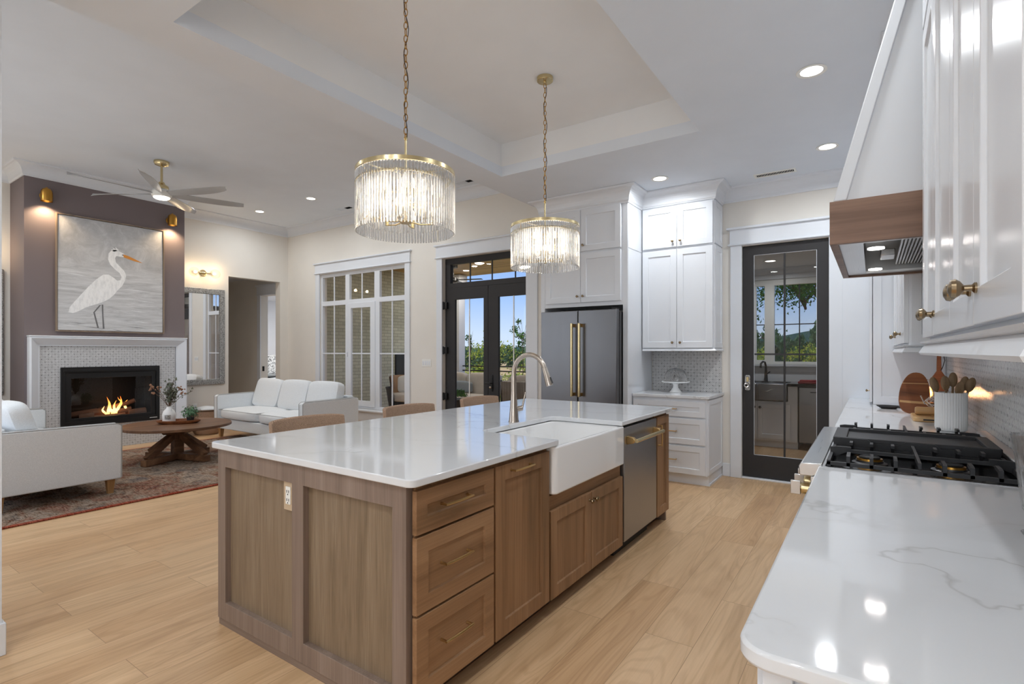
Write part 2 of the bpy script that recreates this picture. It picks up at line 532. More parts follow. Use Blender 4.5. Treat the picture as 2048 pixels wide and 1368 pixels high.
# ------------------------------------------------------------------ mesh helpers
class B:
    def __init__(s):
        s.v = []; s.f = []; s.sm = []

    def add(s, vs, fs, smooth=False):
        k = len(s.v)
        s.v += [tuple(p) for p in vs]
        for f in fs:
            s.f.append(tuple(i + k for i in f)); s.sm.append(smooth)
        return s

    def box(s, x0, x1, y0, y1, z0, z1):
        x0, x1 = min(x0, x1), max(x0, x1); y0, y1 = min(y0, y1), max(y0, y1); z0, z1 = min(z0, z1), max(z0, z1)
        vs = [(x0, y0, z0), (x1, y0, z0), (x1, y1, z0), (x0, y1, z0), (x0, y0, z1), (x1, y0, z1), (x1, y1, z1), (x0, y1, z1)]
        return s.add(vs, [(0, 3, 2, 1), (4, 5, 6, 7), (0, 1, 5, 4), (1, 2, 6, 5), (2, 3, 7, 6), (3, 0, 4, 7)])

    def prism(s, poly, a, b, plane='xy'):
        n = len(poly)
        P = {'xy': lambda p, h: (p[0], p[1], h), 'xz': lambda p, h: (p[0], h, p[1]), 'yz': lambda p, h: (h, p[0], p[1])}[plane]
        vs = [P(p, a) for p in poly] + [P(p, b) for p in poly]
        fs = [tuple(range(n))[::-1], tuple(range(n, 2 * n))] + [(i, (i + 1) % n, n + (i + 1) % n, n + i) for i in range(n)]
        return s.add(vs, fs)

    def lathe(s, prof, c=(0, 0, 0), n=24, axis='z', a0=0, a1=2 * PI):
        """prof: (r, h) pairs; poles at r=0 are closed"""
        full = abs(a1 - a0 - 2 * PI) < 1e-6
        m = n if full else n + 1
        vs = []; rows = []
        for r, h in prof:
            if r < 1e-7:
                rows.append([len(vs)]); vs.append((0, 0, h))
            else:
                row = []
                for i in range(m):
                    t = a0 + (a1 - a0) * i / n
                    row.append(len(vs)); vs.append((r * math.cos(t), r * math.sin(t), h))
                rows.append(row)
        fs = []
        for ra, rb in zip(rows, rows[1:]):
            for i in range(n if full else n):
                j = (i + 1) % m if full else i + 1
                if len(ra) == 1 and len(rb) == 1: continue
                if len(ra) == 1: fs.append((ra[0], rb[j], rb[i]))
                elif len(rb) == 1: fs.append((ra[i], ra[j], rb[0]))
                else: fs.append((ra[i], ra[j], rb[j], rb[i]))
        if axis == 'x': vs = [(h, x, y) for x, y, h in vs]
        elif axis == '-x': vs = [(-h, x, -y) for x, y, h in vs]
        elif axis == 'y': vs = [(y, h, x) for x, y, h in vs]
        elif axis == '-y': vs = [(x, -h, y) for x, y, h in vs]
        vs = [(x + c[0], y + c[1], z + c[2]) for x, y, z in vs]
        return s.add(vs, fs, True)

    def cyl(s, c, r, h, n=20, axis='z'):
        return s.lathe([(0, 0), (r, 0), (r, h), (0, h)], c, n, axis)

    def ball(s, c, r, n=16, m=10, sc=(1, 1, 1)):
        prof = [(r * math.sin(PI * i / m), -r * math.cos(PI * i / m)) for i in range(m + 1)]
        prof[0] = (0, -r); prof[-1] = (0, r)
        k = len(s.v)
        s.lathe(prof, (0, 0, 0), n)
        for i in range(k, len(s.v)):
            x, y, z = s.v[i]; s.v[i] = (x * sc[0] + c[0], y * sc[1] + c[1], z * sc[2] + c[2])
        return s

    def tube(s, pts, r, n=8, closed=False):
        pts = [Vector(p) for p in pts]
        N = len(pts)
        rs = r if isinstance(r, (list, tuple)) else [r] * N
        vs = []; fs = []
        up = None
        for i, p in enumerate(pts):
            if closed: t = (pts[(i + 1) % N] - pts[i - 1])
            else: t = (pts[min(i + 1, N - 1)] - pts[max(i - 1, 0)])
            t.normalize()
            if up is None:
                up = Vector((0, 0, 1)) if abs(t.z) < .9 else Vector((1, 0, 0))
            a = t.cross(up); a.normalize()
            b = a.cross(t); b.normalize()
            up = b
            for k in range(n):
                q = 2 * PI * k / n
                vs.append(p + (a * math.cos(q) + b * math.sin(q)) * rs[i])
        for i in range(N if closed else N - 1):
            j = (i + 1) % N
            for k in range(n):
                l = (k + 1) % n
                fs.append((i * n + k, i * n + l, j * n + l, j * n + k))
        if not closed:
            fs.append(tuple(range(n))[::-1]); fs.append(tuple((N - 1) * n + k for k in range(n)))
        return s.add(vs, fs, True)

    def bar(s, a, b, w, h, up=(0, 0, 1)):
        """rectangular bar between two points"""
        a = Vector(a); b = Vector(b); t = (b - a).normalized(); u = Vector(up)
        x = t.cross(u).normalized(); y = x.cross(t).normalized()
        vs = []
        for p in (a, b):
            for i, j in ((-1, -1), (1, -1), (1, 1), (-1, 1)):
                vs.append(p + x * (i * w / 2) + y * (j * h / 2))
        return s.add(vs, [(0, 3, 2, 1), (4, 5, 6, 7), (0, 1, 5, 4), (1, 2, 6, 5), (2, 3, 7, 6), (3, 0, 4, 7)])

    def sweep(s, prof, path, closed=False, side=1):
        """prof (out, z) pairs swept along a level path with mitred corners; out is measured to the path's side"""
        N = len(path); P = [Vector((p[0], p[1])) for p in path]
        k = len(prof); vs = []
        for i in range(N):
            def nrm(a, b):
                d = (b - a).normalized(); return Vector((d.y, -d.x)) * side
            if closed: n1, n2 = nrm(P[i - 1], P[i]), nrm(P[i], P[(i + 1) % N])
            elif i == 0: n1 = n2 = nrm(P[0], P[1])
            elif i == N - 1: n1 = n2 = nrm(P[-2], P[-1])
            else: n1, n2 = nrm(P[i - 1], P[i]), nrm(P[i], P[i + 1])
            m = (n1 + n2) / (1 + n1.dot(n2))
            for o, z in prof: vs.append((P[i].x + m.x * o, P[i].y + m.y * o, z))
        fs = []
        for i in range(N if closed else N - 1):
            j = (i + 1) % N
            for q in range(k):
                r = (q + 1) % k
                fs.append((i * k + q, i * k + r, j * k + r, j * k + q))
        if not closed:
            fs.append(tuple(range(k))); fs.append(tuple((N - 1) * k + q for q in range(k))[::-1])
        return s.add(vs, fs)

    def shaker(s, face, u0, u1, v0, v1, at, t=.02, st=.057, rec=.009, back=0.0):
        """one framed door: face is 'Y-', 'X+', 'X-'; at = plane of the cabinet face, t = how far it stands out"""
        def P(u, v, o):
            if face == 'Y-': return (u, at - o, v)
            if face == 'X+': return (at + o, u, v)
            if face == 'X-': return (at - o, u, v)
        b = .0025
        vs = [P(u0, v0, back), P(u1, v0, back), P(u1, v1, back), P(u0, v1, back)]
        for q, o in ((0, t), (st, t), (st + b, t - rec)):
            vs += [P(u0 + q, v0 + q, o), P(u1 - q, v0 + q, o), P(u1 - q, v1 - q, o), P(u0 + q, v1 - q, o)]
        fs = [(0, 1, 2, 3)]
        for k in range(3):
            a = 4 * k
            for i in range(4):
                j = (i + 1) % 4
                fs.append((a + i, a + j, a + 4 + j, a + 4 + i))
        fs.append((12, 13, 14, 15))
        return s.add(vs, fs)

    def wall(s, plane, at, th, u0, u1, v0, v1, holes=()):
        """a wall with openings: plane 'x' or 'y'; (u, v) = (other axis, z)"""
        us = sorted({u0, u1, *[h[0] for h in holes], *[h[1] for h in holes]})
        vs_ = sorted({v0, v1, *[h[2] for h in holes], *[h[3] for h in holes]})
        us = [u for u in us if u0 <= u <= u1]; vs_ = [v for v in vs_ if v0 <= v <= v1]
        inh = lambda a, b: any(h[0] < a < h[1] and h[2] < b < h[3] for h in holes)
        P = (lambda u, v, o: (at + o, u, v)) if plane == 'x' else (lambda u, v, o: (u, at + o, v))
        solid = [[not inh((us[i] + us[i + 1]) / 2, (vs_[j] + vs_[j + 1]) / 2) for j in range(len(vs_) - 1)] for i in range(len(us) - 1)]
        idx = {}; V = []; F = []

        def g(i, j, k):
            if (i, j, k) not in idx:
                idx[(i, j, k)] = len(V); V.append(P(us[i], vs_[j], th * k))
            return idx[(i, j, k)]
        nu, nv = len(us) - 1, len(vs_) - 1
        for i in range(nu):
            for j in range(nv):
                if not solid[i][j]: continue
                for k in (0, 1): F.append((g(i, j, k), g(i + 1, j, k), g(i + 1, j + 1, k), g(i, j + 1, k)))
                if i == 0 or not solid[i - 1][j]: F.append((g(i, j, 0), g(i, j + 1, 0), g(i, j + 1, 1), g(i, j, 1)))
                if i == nu - 1 or not solid[i + 1][j]: F.append((g(i + 1, j, 0), g(i + 1, j + 1, 0), g(i + 1, j + 1, 1), g(i + 1, j, 1)))
                if j == 0 or not solid[i][j - 1]: F.append((g(i, j, 0), g(i + 1, j, 0), g(i + 1, j, 1), g(i, j, 1)))
                if j == nv - 1 or not solid[i][j + 1]: F.append((g(i, j + 1, 0), g(i + 1, j + 1, 0), g(i + 1, j + 1, 1), g(i, j + 1, 1)))
        return s.add(V, F)


OFF = {}


def root(o):
    while o.parent: o = o.parent
    return o


def obj(name, b, mat, parent=None, bev=0, label=None, cat=None, group=None, kind=None, angle=38, sub=0, center=True, seg=2):
    if parent is not None: off = OFF[root(parent).name]
    elif kind == 'structure' or not center: off = Vector((0, 0, 0))
    else:
        xs, ys, zs = zip(*b.v)
        off = Vector(((min(xs) + max(xs)) / 2, (min(ys) + max(ys)) / 2, min(zs)))
    me = bpy.data.meshes.new(name)
    me.from_pydata([(x - off.x, y - off.y, z - off.z) for x, y, z in b.v], [], b.f)
    bm = bmesh.new(); bm.from_mesh(me)
    bmesh.ops.recalc_face_normals(bm, faces=bm.faces)
    bm.to_mesh(me); bm.free()
    me.polygons.foreach_set('use_smooth', [True] * len(me.polygons) if (any(b.sm) or sub or bev) else [False] * len(me.polygons))
    if any(b.sm) or bev: me.set_sharp_from_angle(angle=math.radians(angle))
    me.materials.append(M[mat] if isinstance(mat, str) else mat)
    o = bpy.data.objects.new(name, me)
    COL.objects.link(o)
    if parent is not None: o.parent = parent
    else:
        o.location = off
        OFF[o.name] = off.copy()
    if bev:
        md = o.modifiers.new('bevel', 'BEVEL'); md.width = bev; md.segments = seg; md.limit_method = 'ANGLE'; md.angle_limit = math.radians(40)
    if sub:
        md = o.modifiers.new('sub', 'SUBSURF'); md.levels = sub; md.render_levels = sub
    if label: o['label'] = label
    if cat: o['category'] = cat
    if group: o['group'] = group
    if kind: o['kind'] = kind
    return o


def thing(name, label, cat, loc=(0, 0, 0), group=None, kind=None):
    o = bpy.data.objects.new(name, None)
    COL.objects.link(o)
    o.location = loc
    OFF[o.name] = Vector(loc)
    if label: o['label'] = label
    if cat: o['category'] = cat
    if group: o['group'] = group
    if kind: o['kind'] = kind
    o.empty_display_size = .1
    return o


def dup(r, loc, rz=None, label=None, group=None):
    c = r.copy(); COL.objects.link(c); c.location = loc
    if rz is not None: c.rotation_euler = (0, 0, rz)
    if label: c['label'] = label
    if group: c['group'] = group
    for ch in list(r.children):
        d = ch.copy(); COL.objects.link(d); d.parent = c
        for g in list(ch.children):
            h = g.copy(); COL.objects.link(h); h.parent = d
    return c


def S(name, b, mat, parent=None, **k):
    return obj(name, b, mat, parent, kind='structure' if parent is None else None, **k)


def rounded(x0, x1, y0, y1, r, n=6, corners=(1, 1, 1, 1)):
    """corner order: (x0,y0),(x1,y0),(x1,y1),(x0,y1)"""
    P = []
    for (cx, cy, a), on in zip(((x0 + r, y0 + r, PI), (x1 - r, y0 + r, 1.5 * PI), (x1 - r, y1 - r, 0), (x0 + r, y1 - r, .5 * PI)), corners):
        if on:
            for i in range(n + 1):
                t = a + (PI / 2) * i / n
                P.append((cx + r * math.cos(t), cy + r * math.sin(t)))
        else:
            P.append((x0 if a in (PI, .5 * PI) else x1, y0 if a in (PI, 1.5 * PI) else y1))
    return P

# ------------------------------------------------------------------ the shell
_w0 = B.wall


def _wall(s, plane, at, th, u0, u1, v0, v1, holes=()):
    if plane != 'z': return _w0(s, plane, at, th, u0, u1, v0, v1, holes)
    k = len(s.v)
    _w0(s, 'x', at, th, u0, u1, v0, v1, holes)
    for i in range(k, len(s.v)):
        o, u, v = s.v[i]; s.v[i] = (u, v, o)
    return s


B.wall = _wall

YB = 6.09          # face of the far wall
XR = 0.50          # face of the right wall
XL = -9.557        # face of the left wall
KC, LC = 3.13, 3.78  # ceilings

S('floor', B().box(-14.4, XR + .3, -3.2, 10.3, -.08, 0), 'floor')
S('wall_back', B().wall('y', YB, .15, -14.4, XR, 0, 3.9,
  [(-8.53, -6.28, .36, 2.79), (-5.47, -3.80, 0, 2.79), (-1.163, -.356, 0, 2.50), (-10.52, -9.86, 0, 2.52)]), 'wall')
S('wall_left', B().wall('x', XL, -.15, -.3, YB, 0, 3.9, [(4.922, 5.92, 0, 2.715)]), 'wall')
S('wall_right', B().box(XR, XR + .15, -3.15, 8.85, 0, 3.4), 'wall')
S('wall_partition', B().box(-3.36, -3.235, -3, .655, 0, 3.9), 'trim')
S('wall_near', B().wall('y', -3.0, -.15, -3.36, XR, 0, 3.4, [(-1.0, .36, .8, 2.5)]), 'wall')
S('wall_living', B().wall('y', -.15, -.15, -9.7, -3.36, 0, 3.9, [(-8.1, -4.7, .6, 2.7)]), 'wall')
S('wall_hall', B().box(-12.2, -12.05, 4.6, YB, 0, 3.0), 'wall')
S('wall_hall', B().box(-12.05, XL - .15, 4.55, 4.7, 0, 3.0), 'wall')
S('ceiling_hall', B().box(-12.2, XL - .15, 4.55, YB, 2.9, 3.0), 'ceiling')
S('wall_chimney', B().wall('x', -8.937, -.62, 2.017, 3.917, 0, 3.62, [(2.378, 3.554, .338, 1.15)]), 'taupe')
TX0, TX1, TY0, TY1, TZ = -3.087, -1.144, 1.296, 4.32, 3.454
S('ceiling', B().wall('z', KC, .1, -3.41, XR, -3, YB, [(TX0, TX1, TY0, TY1)]), 'ceiling')
S('ceiling_tray', B().box(TX0 - .05, TX1 + .05, TY0 - .05, TY1 + .05, TZ, TZ + .08)
  .wall('x', TX0, -.05, TY0 - .05, TY1 + .05, KC + .1, TZ).wall('x', TX1, .05, TY0 - .05, TY1 + .05, KC + .1, TZ)
  .wall('y', TY0, -.05, TX0, TX1, KC + .1, TZ).wall('y', TY1, .05, TX0, TX1, KC + .1, TZ), 'tray')
S('ceiling_beam', B().box(-3.41, -3.2, -3, YB, KC + .1, LC), 'ceiling')
S('ceiling_living', B().box(-9.7, -3.2, -.3, YB, LC, LC + .1), 'ceiling')


def cove(zb, zt, proj):
    P = [(0, zb), (.012, zb), (.016, zb + .012), (.022, zb + .018)]
    a, b = proj - .034, zt - zb - .04
    for i in range(1, 9):
        t = PI / 2 * i / 8
        P.append((.022 + a * (1 - math.cos(t)), zb + .018 + b * math.sin(t)))
    P += [(proj - .004, zt - .018), (proj, zt - .014), (proj, zt), (0, zt)]
    return P


S('trim_1', B().sweep(cove(3.615, LC, .13), [(XL, -.15), (XL, 2.017), (-8.937, 2.017), (-8.937, 3.917), (XL, 3.917), (XL, YB), (-3.2, YB)], side=1), 'trim')
S('trim_2', B().sweep(cove(2.985, KC, .13), [(-1.36, YB), (XR, YB)], side=1), 'trim')
S('sun_block_roof', B().box(-15.2, 1.6, -4.6, 10.95, 3.95, 4.1), 'ceiling')  # unseen slab added over the house to keep the sun out of the rooms
# baseboards
S('baseboard_left', B().box(XL, XL + .015, 3.93, 4.922, 0, .14), 'trim', bev=.004)
S('baseboard_left', B().box(XL, XL + .015, -.15, 2.01, 0, .14), 'trim', bev=.004)
S('baseboard_back', B().box(XL, -5.6, YB - .015, YB, 0, .14), 'trim', bev=.004)
S('baseboard_back', B().box(-1.36, -1.28, YB - .015, YB, 0, .14), 'trim', bev=.004)
S('baseboard_partition', B().box(-3.375, -3.221, -2.9, .668, 0, .145), 'trim', bev=.004)
# white finished panel beside the pantry door, behind the counter
S('trim_3', B().box(-.27, -.004, YB - .02, YB, 0, 2.985), 'trim', bev=.003)


def opening_trim(tag, x0, x1, ztop, hdr, cw=.115, cwr=None, ear=.11, sill=None, y=YB, sg=-1, right=True, right_in=0.0):
    """white casing with a tall header around an opening in a wall facing -Y"""
    r = thing(tag, None, None, (x0, y, 0), kind='structure')
    f = lambda a, b: (y - b, y - a)
    y0, y1 = y - .022, y
    z0 = 0 if sill is None else sill
    obj('casing', B().box(x0 - cw, x0, y0, y1, z0, ztop), 'trim', r, bev=.003)
    if right: obj('casing', B().box(x1 - right_in, x1 - right_in + (cwr or cw), y0, y1, z0, ztop), 'trim', r, bev=.003)
    xe = x1 - right_in + (cwr or cw)
    obj('header', B().box(x0 - cw - .005, xe + .005, y - .028, y, ztop, hdr - .02), 'trim', r, bev=.002)
    obj('header_bead', B().box(x0 - cw - .025, xe + .025, y - .042, y, ztop + .004, ztop + .022), 'trim', r, bev=.006)
    obj('header_cap', B().box(x0 - cw - .035, xe + .035, y - .055, y, hdr - .025, hdr), 'trim', r, bev=.006)
    if sill is not None:
        obj('window_sill', B().box(x0 - cw - .04, x1 + cw + .04, y - .09, y + .02, sill - .03, sill), 'trim', r, bev=.006)
        obj('apron', B().box(x0 - cw, x1 + cw, y - .02, y, sill - .20, sill - .03), 'trim', r, bev=.003)
    return r


# ---- window_1, the big living room window
W1 = opening_trim('window_1', -8.53, -6.28, 2.80, 3.005, sill=.36)
fy0, fy1 = 6.115, 6.17
fr = B()
fr.wall('y', fy0, fy1 - fy0, -8.53, -6.28, .36, 2.79,
        [(-8.49, -7.83, .41, 2.205), (-7.72, -7.06, .41, 2.205), (-6.93, -6.33, .41, 2.205),
         (-8.49, -7.83, 2.29, 2.735), (-7.72, -7.06, 2.29, 2.735), (-6.93, -6.33, 2.29, 2.735)])
obj('window_frame', fr, 'trim', W1, bev=.004)
obj('casement_sash', B().wall('y', 6.10, .045, -7.74, -7.03, .40, 2.225, [(-7.66, -7.15, .50, 2.13)]), 'trim', W1, bev=.004)
obj('crank_lock', B().box(-7.765, -7.745, 6.085, 6.105, 1.27, 1.35), 'trim', W1, bev=.003)
for x0, x1, z0, z1 in ((-8.49, -7.83, .41, 2.205), (-7.66, -7.15, .50, 2.13), (-6.93, -6.33, .41, 2.205), (-8.49, -7.83, 2.29, 2.735), (-7.72, -7.06, 2.29, 2.735), (-6.93, -6.33, 2.29, 2.735)):
    obj('window_pane', B().box(x0, x1, 6.14, 6.144, z0, z1), 'glass', W1)
    xm = (x0 + x1) / 2
    obj('muntin', B().box(xm - .011, xm + .011, 6.125, 6.139, z0, z1), 'trim', W1)
    if z1 < 2.25: obj('muntin', B().box(x0, x1, 6.126, 6.1385, 1.315, 1.337), 'trim', W1)

# ---- door_1, dark French doors with a transom
D1 = opening_trim('door_1', -5.47, -3.80, 2.79, 3.005, right_in=.13, cwr=.185)
obj('door_frame', B().wall('y', 6.15, .07, -5.47, -3.80, 0, 2.79,
    [(-5.43, -3.84, .02, 2.33), (-5.37, -3.89, 2.41, 2.70)]), 'charcoal', D1, bev=.003)
obj('transom_pane', B().box(-5.37, -3.89, 6.18, 6.184, 2.41, 2.70), 'glass', D1)
for xm in (-4.99, -4.58, -4.17):
    obj('transom_muntin', B().box(xm - .008, xm + .008, 6.165, 6.179, 2.41, 2.70), 'charcoal', D1)
for nm, x0, x1, g0, g1 in (('door_leaf', -5.43, -4.637, -5.27, -4.72), ('door_leaf', -4.633, -3.84, -4.45, -3.93)):
    lf = obj(nm, B().wall('y', 6.145, .045, x0, x1, .02, 2.33, [(g0, g1, .28, 2.155)]), 'charcoal', D1, bev=.004)
    obj('door_pane', B().box(g0, g1, 6.165, 6.169, .28, 2.155), 'glass', lf)
    xm = (g0 + g1) / 2
    obj('muntin', B().box(xm - .007, xm + .007, 6.154, 6.164, .28, 2.155), 'plastic', lf)
    if x0 < -5:
        for z in (.62, 1.33, 2.02):
            obj('hinge', B().box(-5.475, -5.40, 6.10, 6.145, z, z + .10).cyl((-5.462, 6.095, z - .01), .012, .12, 10), 'black', lf, bev=.002)
    else:
        obj('escutcheon', B().box(-4.575, -4.545, 6.132, 6.145, .78, 1.02), 'black', lf, bev=.003)
        obj('door_handle', B().tube([(-4.56, 6.13, .90), (-4.56, 6.085, .90), (-4.58, 6.08, .90), (-4.64, 6.08, .90)], .009), 'black', lf)
        obj('crystal_knob', B().ball((-4.56, 6.10, .845), .022, 12, 8), 'nickel', lf)

# ---- door_2, dark glazed pantry door
D2 = opening_trim('door_2', -1.163, -.356, 2.505, 2.705)
lf = obj('door_leaf', B().wall('y', 6.108, .042, -1.16, -.359, .022, 2.495, [(-1.048, -.462, .26, 2.395)]), 'charcoal', D2, bev=.004)
obj('door_pane', B().box(-1.048, -.462, 6.128, 6.132, .26, 2.395), 'smoke', lf)
obj('muntin', B().box(-.764, -.746, 6.115, 6.127, .26, 2.395), 'charcoal', lf)
obj('muntin', B().box(-1.048, -.462, 6.116, 6.1265, 1.327, 1.345), 'charcoal', lf)
obj('glazing_bead', B().wall('y', 6.1135, .005, -1.053, -.457, .255, 2.40, [(-1.044, -.466, .264, 2.391)]), 'trim', lf)
plate = B().prism([(-1.11 + x, 1.03 + z) for x, z in ((-.026, -.07), (-.018, -.082), (.018, -.082), (.026, -.07), (.026, .07), (.018, .082), (-.018, .082), (-.026, .07))], 6.103, 6.108, 'xz')
pl = obj('escutcheon', plate, 'silver', lf, bev=.0015)
obj('door_knob', B().lathe([(0, 0), (.010, 0), (.009, .02), (.024, .03), (.029, .045), (.022, .058), (0, .062)], (-1.11, 6.103, 1.005), 20, '-y'), 'clear', lf)
obj('keyhole_cover', B().box(-1.122, -1.098, 6.098, 6.103, 1.04, 1.09), 'paleb', lf, bev=.004)
obj('threshold', B().box(-1.163, -.356, 6.07, 6.16, 0, .018), 'trim', D2, bev=.004)

# ---- door_3, cased doorway from the hall to the bedroom
D3 = opening_trim('door_3', -10.52, -9.86, 2.52, 2.74, y=YB)
obj('strike_plate', B().box(-10.52, -10.51, 6.12, 6.16, .95, 1.05), 'black', D3)

# ---- unseen windows added behind the camera for the daylight
for nm, x0, x1, z0, z1, y in (('added_window_2', -1.0, .36, .8, 2.5, -3.0), ('added_window_3', -8.1, -4.7, .6, 2.7, -.15)):
    r = thing(nm, None, None, (x0, y, z0), kind='structure')
    n = 4
    hs = [(x0 + .05 + (x1 - x0 - .05) * k / n, x0 + (x1 - x0 - .05) * (k + 1) / n, z0 + .06, z1 - .06) for k in range(n)]
    obj('window_frame', B().wall('y', y - .05, -.05, x0, x1, z0, z1, hs), 'trim', r)
    obj('window_sill', B().box(x0 - .1, x1 + .1, y - .02, y + .06, z0 - .04, z0), 'trim', r)
    obj('window_pane', B().box(x0, x1, y - .08, y - .084, z0, z1), 'glass', r)

# ---- bedroom seen through the hall
S('wall_bedroom', B().box(-14.4, -14.25, YB + .15, 10.2, 0, 3.0), 'trim')
S('wall_bedroom', B().box(-14.4, -9.95, 10.0, 10.15, 0, 3.0), 'trim')
S('wall_bedroom', B().box(-10.05, -9.95, YB + .15, 10.0, 0, 3.0), 'trim')
S('ceiling_bedroom', B().box(-14.4, -9.95, YB + .15, 10.15, 2.8, 2.9), 'ceiling')
area('bedroom_fill', (-11.6, 8.4, 2.75), 1.8, 60, (0, 0, 0), (1, 1, 1), 1.8)  # lamp added under the ceiling to brighten the bedroom; no window there

# ---- pantry room behind the glazed door
S('wall_pantry', B().wall('y', 8.85, .15, -2.45, XR, 0, 2.75, [(-1.52, -.56, 1.17, 2.46)]), 'trim')
S('wall_pantry', B().box(-2.45, -2.30, YB + .15, 8.85, 0, 2.75), 'wall')
S('ceiling_pantry', B().box(-2.45, XR, YB + .15, 9.0, 2.62, 2.75), 'tray')
S('trim_4', B().sweep(cove(2.52, 2.62, .09), [(-2.30, 8.85), (XR, 8.85)], side=1), 'trim')


# ------------------------------------------------------------------ kitchen island
IY0, IY1 = 1.345, 4.235
IF = -1.375         # face frame plane, faces +X
FT = .022


def pull(p0, p1, out, mat_r=.0055):
    """arched bar pull between two posts; out = offset vector"""
    p0, p1, o = Vector(p0), Vector(p1), Vector(out)
    b = B()
    pts = [p0 + (p1 - p0) * t + o * (1.0 + .12 * math.sin(PI * t)) for t in [i / 8 for i in range(9)]]
    ext = (p1 - p0).normalized() * .006
    pts[0] -= ext; pts[-1] += ext
    b.tube(pts, [.0045] + [mat_r] * 7 + [.0045], 8)
    b.tube([p0, p0 + o * 1.02], [.0065, .0045], 8)
    b.tube([p1, p1 + o * 1.02], [.0065, .0045], 8)
    return b


def knob(c, d, r=.016, n=16):
    """mushroom knob standing out from c along axis d ('x','-x','-y')"""
    k = r / .016
    return B().lathe([(0, 0), (.009 * k, 0), (.009 * k, .003 * k), (.0055 * k, .006 * k), (.005 * k, .016 * k), (.012 * k, .021 * k), (.016 * k, .027 * k), (.0145 * k, .033 * k), (.007 * k, .037 * k), (0, .038 * k)], c, n, d)


def carcass(t, x0, x1, y0, y1, z0, z1, mat, kick=None, kmat='kick'):
    obj('carcass', B().box(x0, x1, y0, y1, z0, z1), mat, t, bev=.0015)
    if kick: obj('toe_kick', B().box(*kick), kmat, t)


# end panel with two recessed fields and the outlet
t = thing('island_end_panel', 'two-field oak end panel of the island with a double outlet in its left field', 'panel', (-2.05, 1.35, 0))
E0, E1 = -2.713, -1.384
fr = B().wall('y', IY0, .034, E0, E1, .035, .884, [(-2.643, -2.083, .122, .795), (-2.001, -1.456, .122, .795)])
obj('rail_and_stile_frame', fr, 'frame_z', t, bev=.0015)
obj('field_panel', B().box(-2.66, -2.07, IY0 + .0275, IY0 + .036, .11, .81), 'shaded_z', t)
obj('field_panel', B().box(-2.02, -1.44, IY0 + .0275, IY0 + .036, .11, .81), 'shaded_z', t)
obj('shoe_strip', B().box(E0, E1, IY0 + .006, IY0 + .03, 0, .034), 'frame_x', t)
op_ = obj('outlet_plate', B().box(-2.158, -2.086, IY0 + .010, IY0 + .0275, .668, .80), 'outletwood', t, bev=.002)
obj('outlet_socket', B().box(-2.140, -2.104, IY0 + .006, IY0 + .010, .695, .773), 'plastic', op_, bev=.002)
sl = B()
for zz in (.715, .752):
    for dx in (-.007, .007): sl.box(-2.122 + dx - .0015, -2.122 + dx + .0015, IY0 + .005, IY0 + .0059, zz - .006, zz + .006)
    sl.cyl((-2.122, IY0 + .0050, zz - .013), .003, .0009, 8, 'y')
obj('outlet_slots', sl, 'black', op_)
t2 = thing('island_end_panel', 'plain oak end panel of the island on the far side by the fridge', 'panel', (-2.05, IY1, 0))
obj('panel', B().box(E0, E1, IY1 - .03, IY1, 0, .884), 'frame_z', t2)
S_ = obj('island_back_panel', B().box(-2.32, -2.30, IY0 + .038, IY1 - .032, 0, .884), 'frame_z', label='oak back panel closing the stool side of the island', cat='panel')

KX = (-2.30, -1.45)
# drawer unit
t = thing('drawer_cabinet', 'oak island cabinet with three drawers and brass bar pulls', 'cabinet', (-1.84, 1.6, 0))
carcass(t, -2.30, IF, IY0 + .037, 1.842, .10, .884, 'oak_z', (-2.30, -1.45, IY0 + .037, 1.842, 0, .10))
for z0, z1, hz in ((.703, .863, .790), (.413, .693, .565), (.100, .403, .272)):
    d = obj('drawer', B().shaker('X+', 1.366, 1.835, z0, z1, IF + .001, FT, .058 if z1 > .8 else .062, .010), 'oak_y', t, bev=.0012)
    obj('bar_pull', pull((IF + FT - .002, 1.50, hz), (IF + FT - .002, 1.655, hz), (.03, 0, 0)), 'brass', d)
# pull-out cabinet
t = thing('tall_door_cabinet', 'oak island cabinet with one tall door and a horizontal pull at its top', 'cabinet', (-1.84, 2.08, 0))
carcass(t, -2.30, IF, 1.843, 2.318, .10, .884, 'oak_z', (-2.30, -1.45, 1.843, 2.318, 0, .10))
d = obj('door', B().shaker('X+', 1.850, 2.308, .100, .863, IF + .001, FT, .070, .010), 'oak_z', t, bev=.0012)
obj('bar_pull', pull((IF + FT - .002, 1.965, .831), (IF + FT - .002, 2.12, .831), (.03, 0, 0)), 'brass', d)
# sink base
t = thing('sink_cabinet', 'oak island cabinet with a pair of short doors under the farmhouse sink', 'cabinet', (-1.84, 2.79, 0))
obj('carcass', B().box(-2.30, IF, 2.319, 3.268, .10, .62), 'oak_y', t)
obj('toe_kick', B().box(-2.30, -1.45, 2.319, 3.268, 0, .10), 'kick', t)
for u0, u1, ky in ((2.327, 2.789, 2.762), (2.793, 3.258, 2.82)):
    d = obj('door', B().shaker('X+', u0, u1, .095, .548, IF + .001, FT, .062, .010), 'oak_z', t, bev=.0012)
    obj('knob', knob((IF + FT, ky, .505), 'x', .015), 'bronze', d)
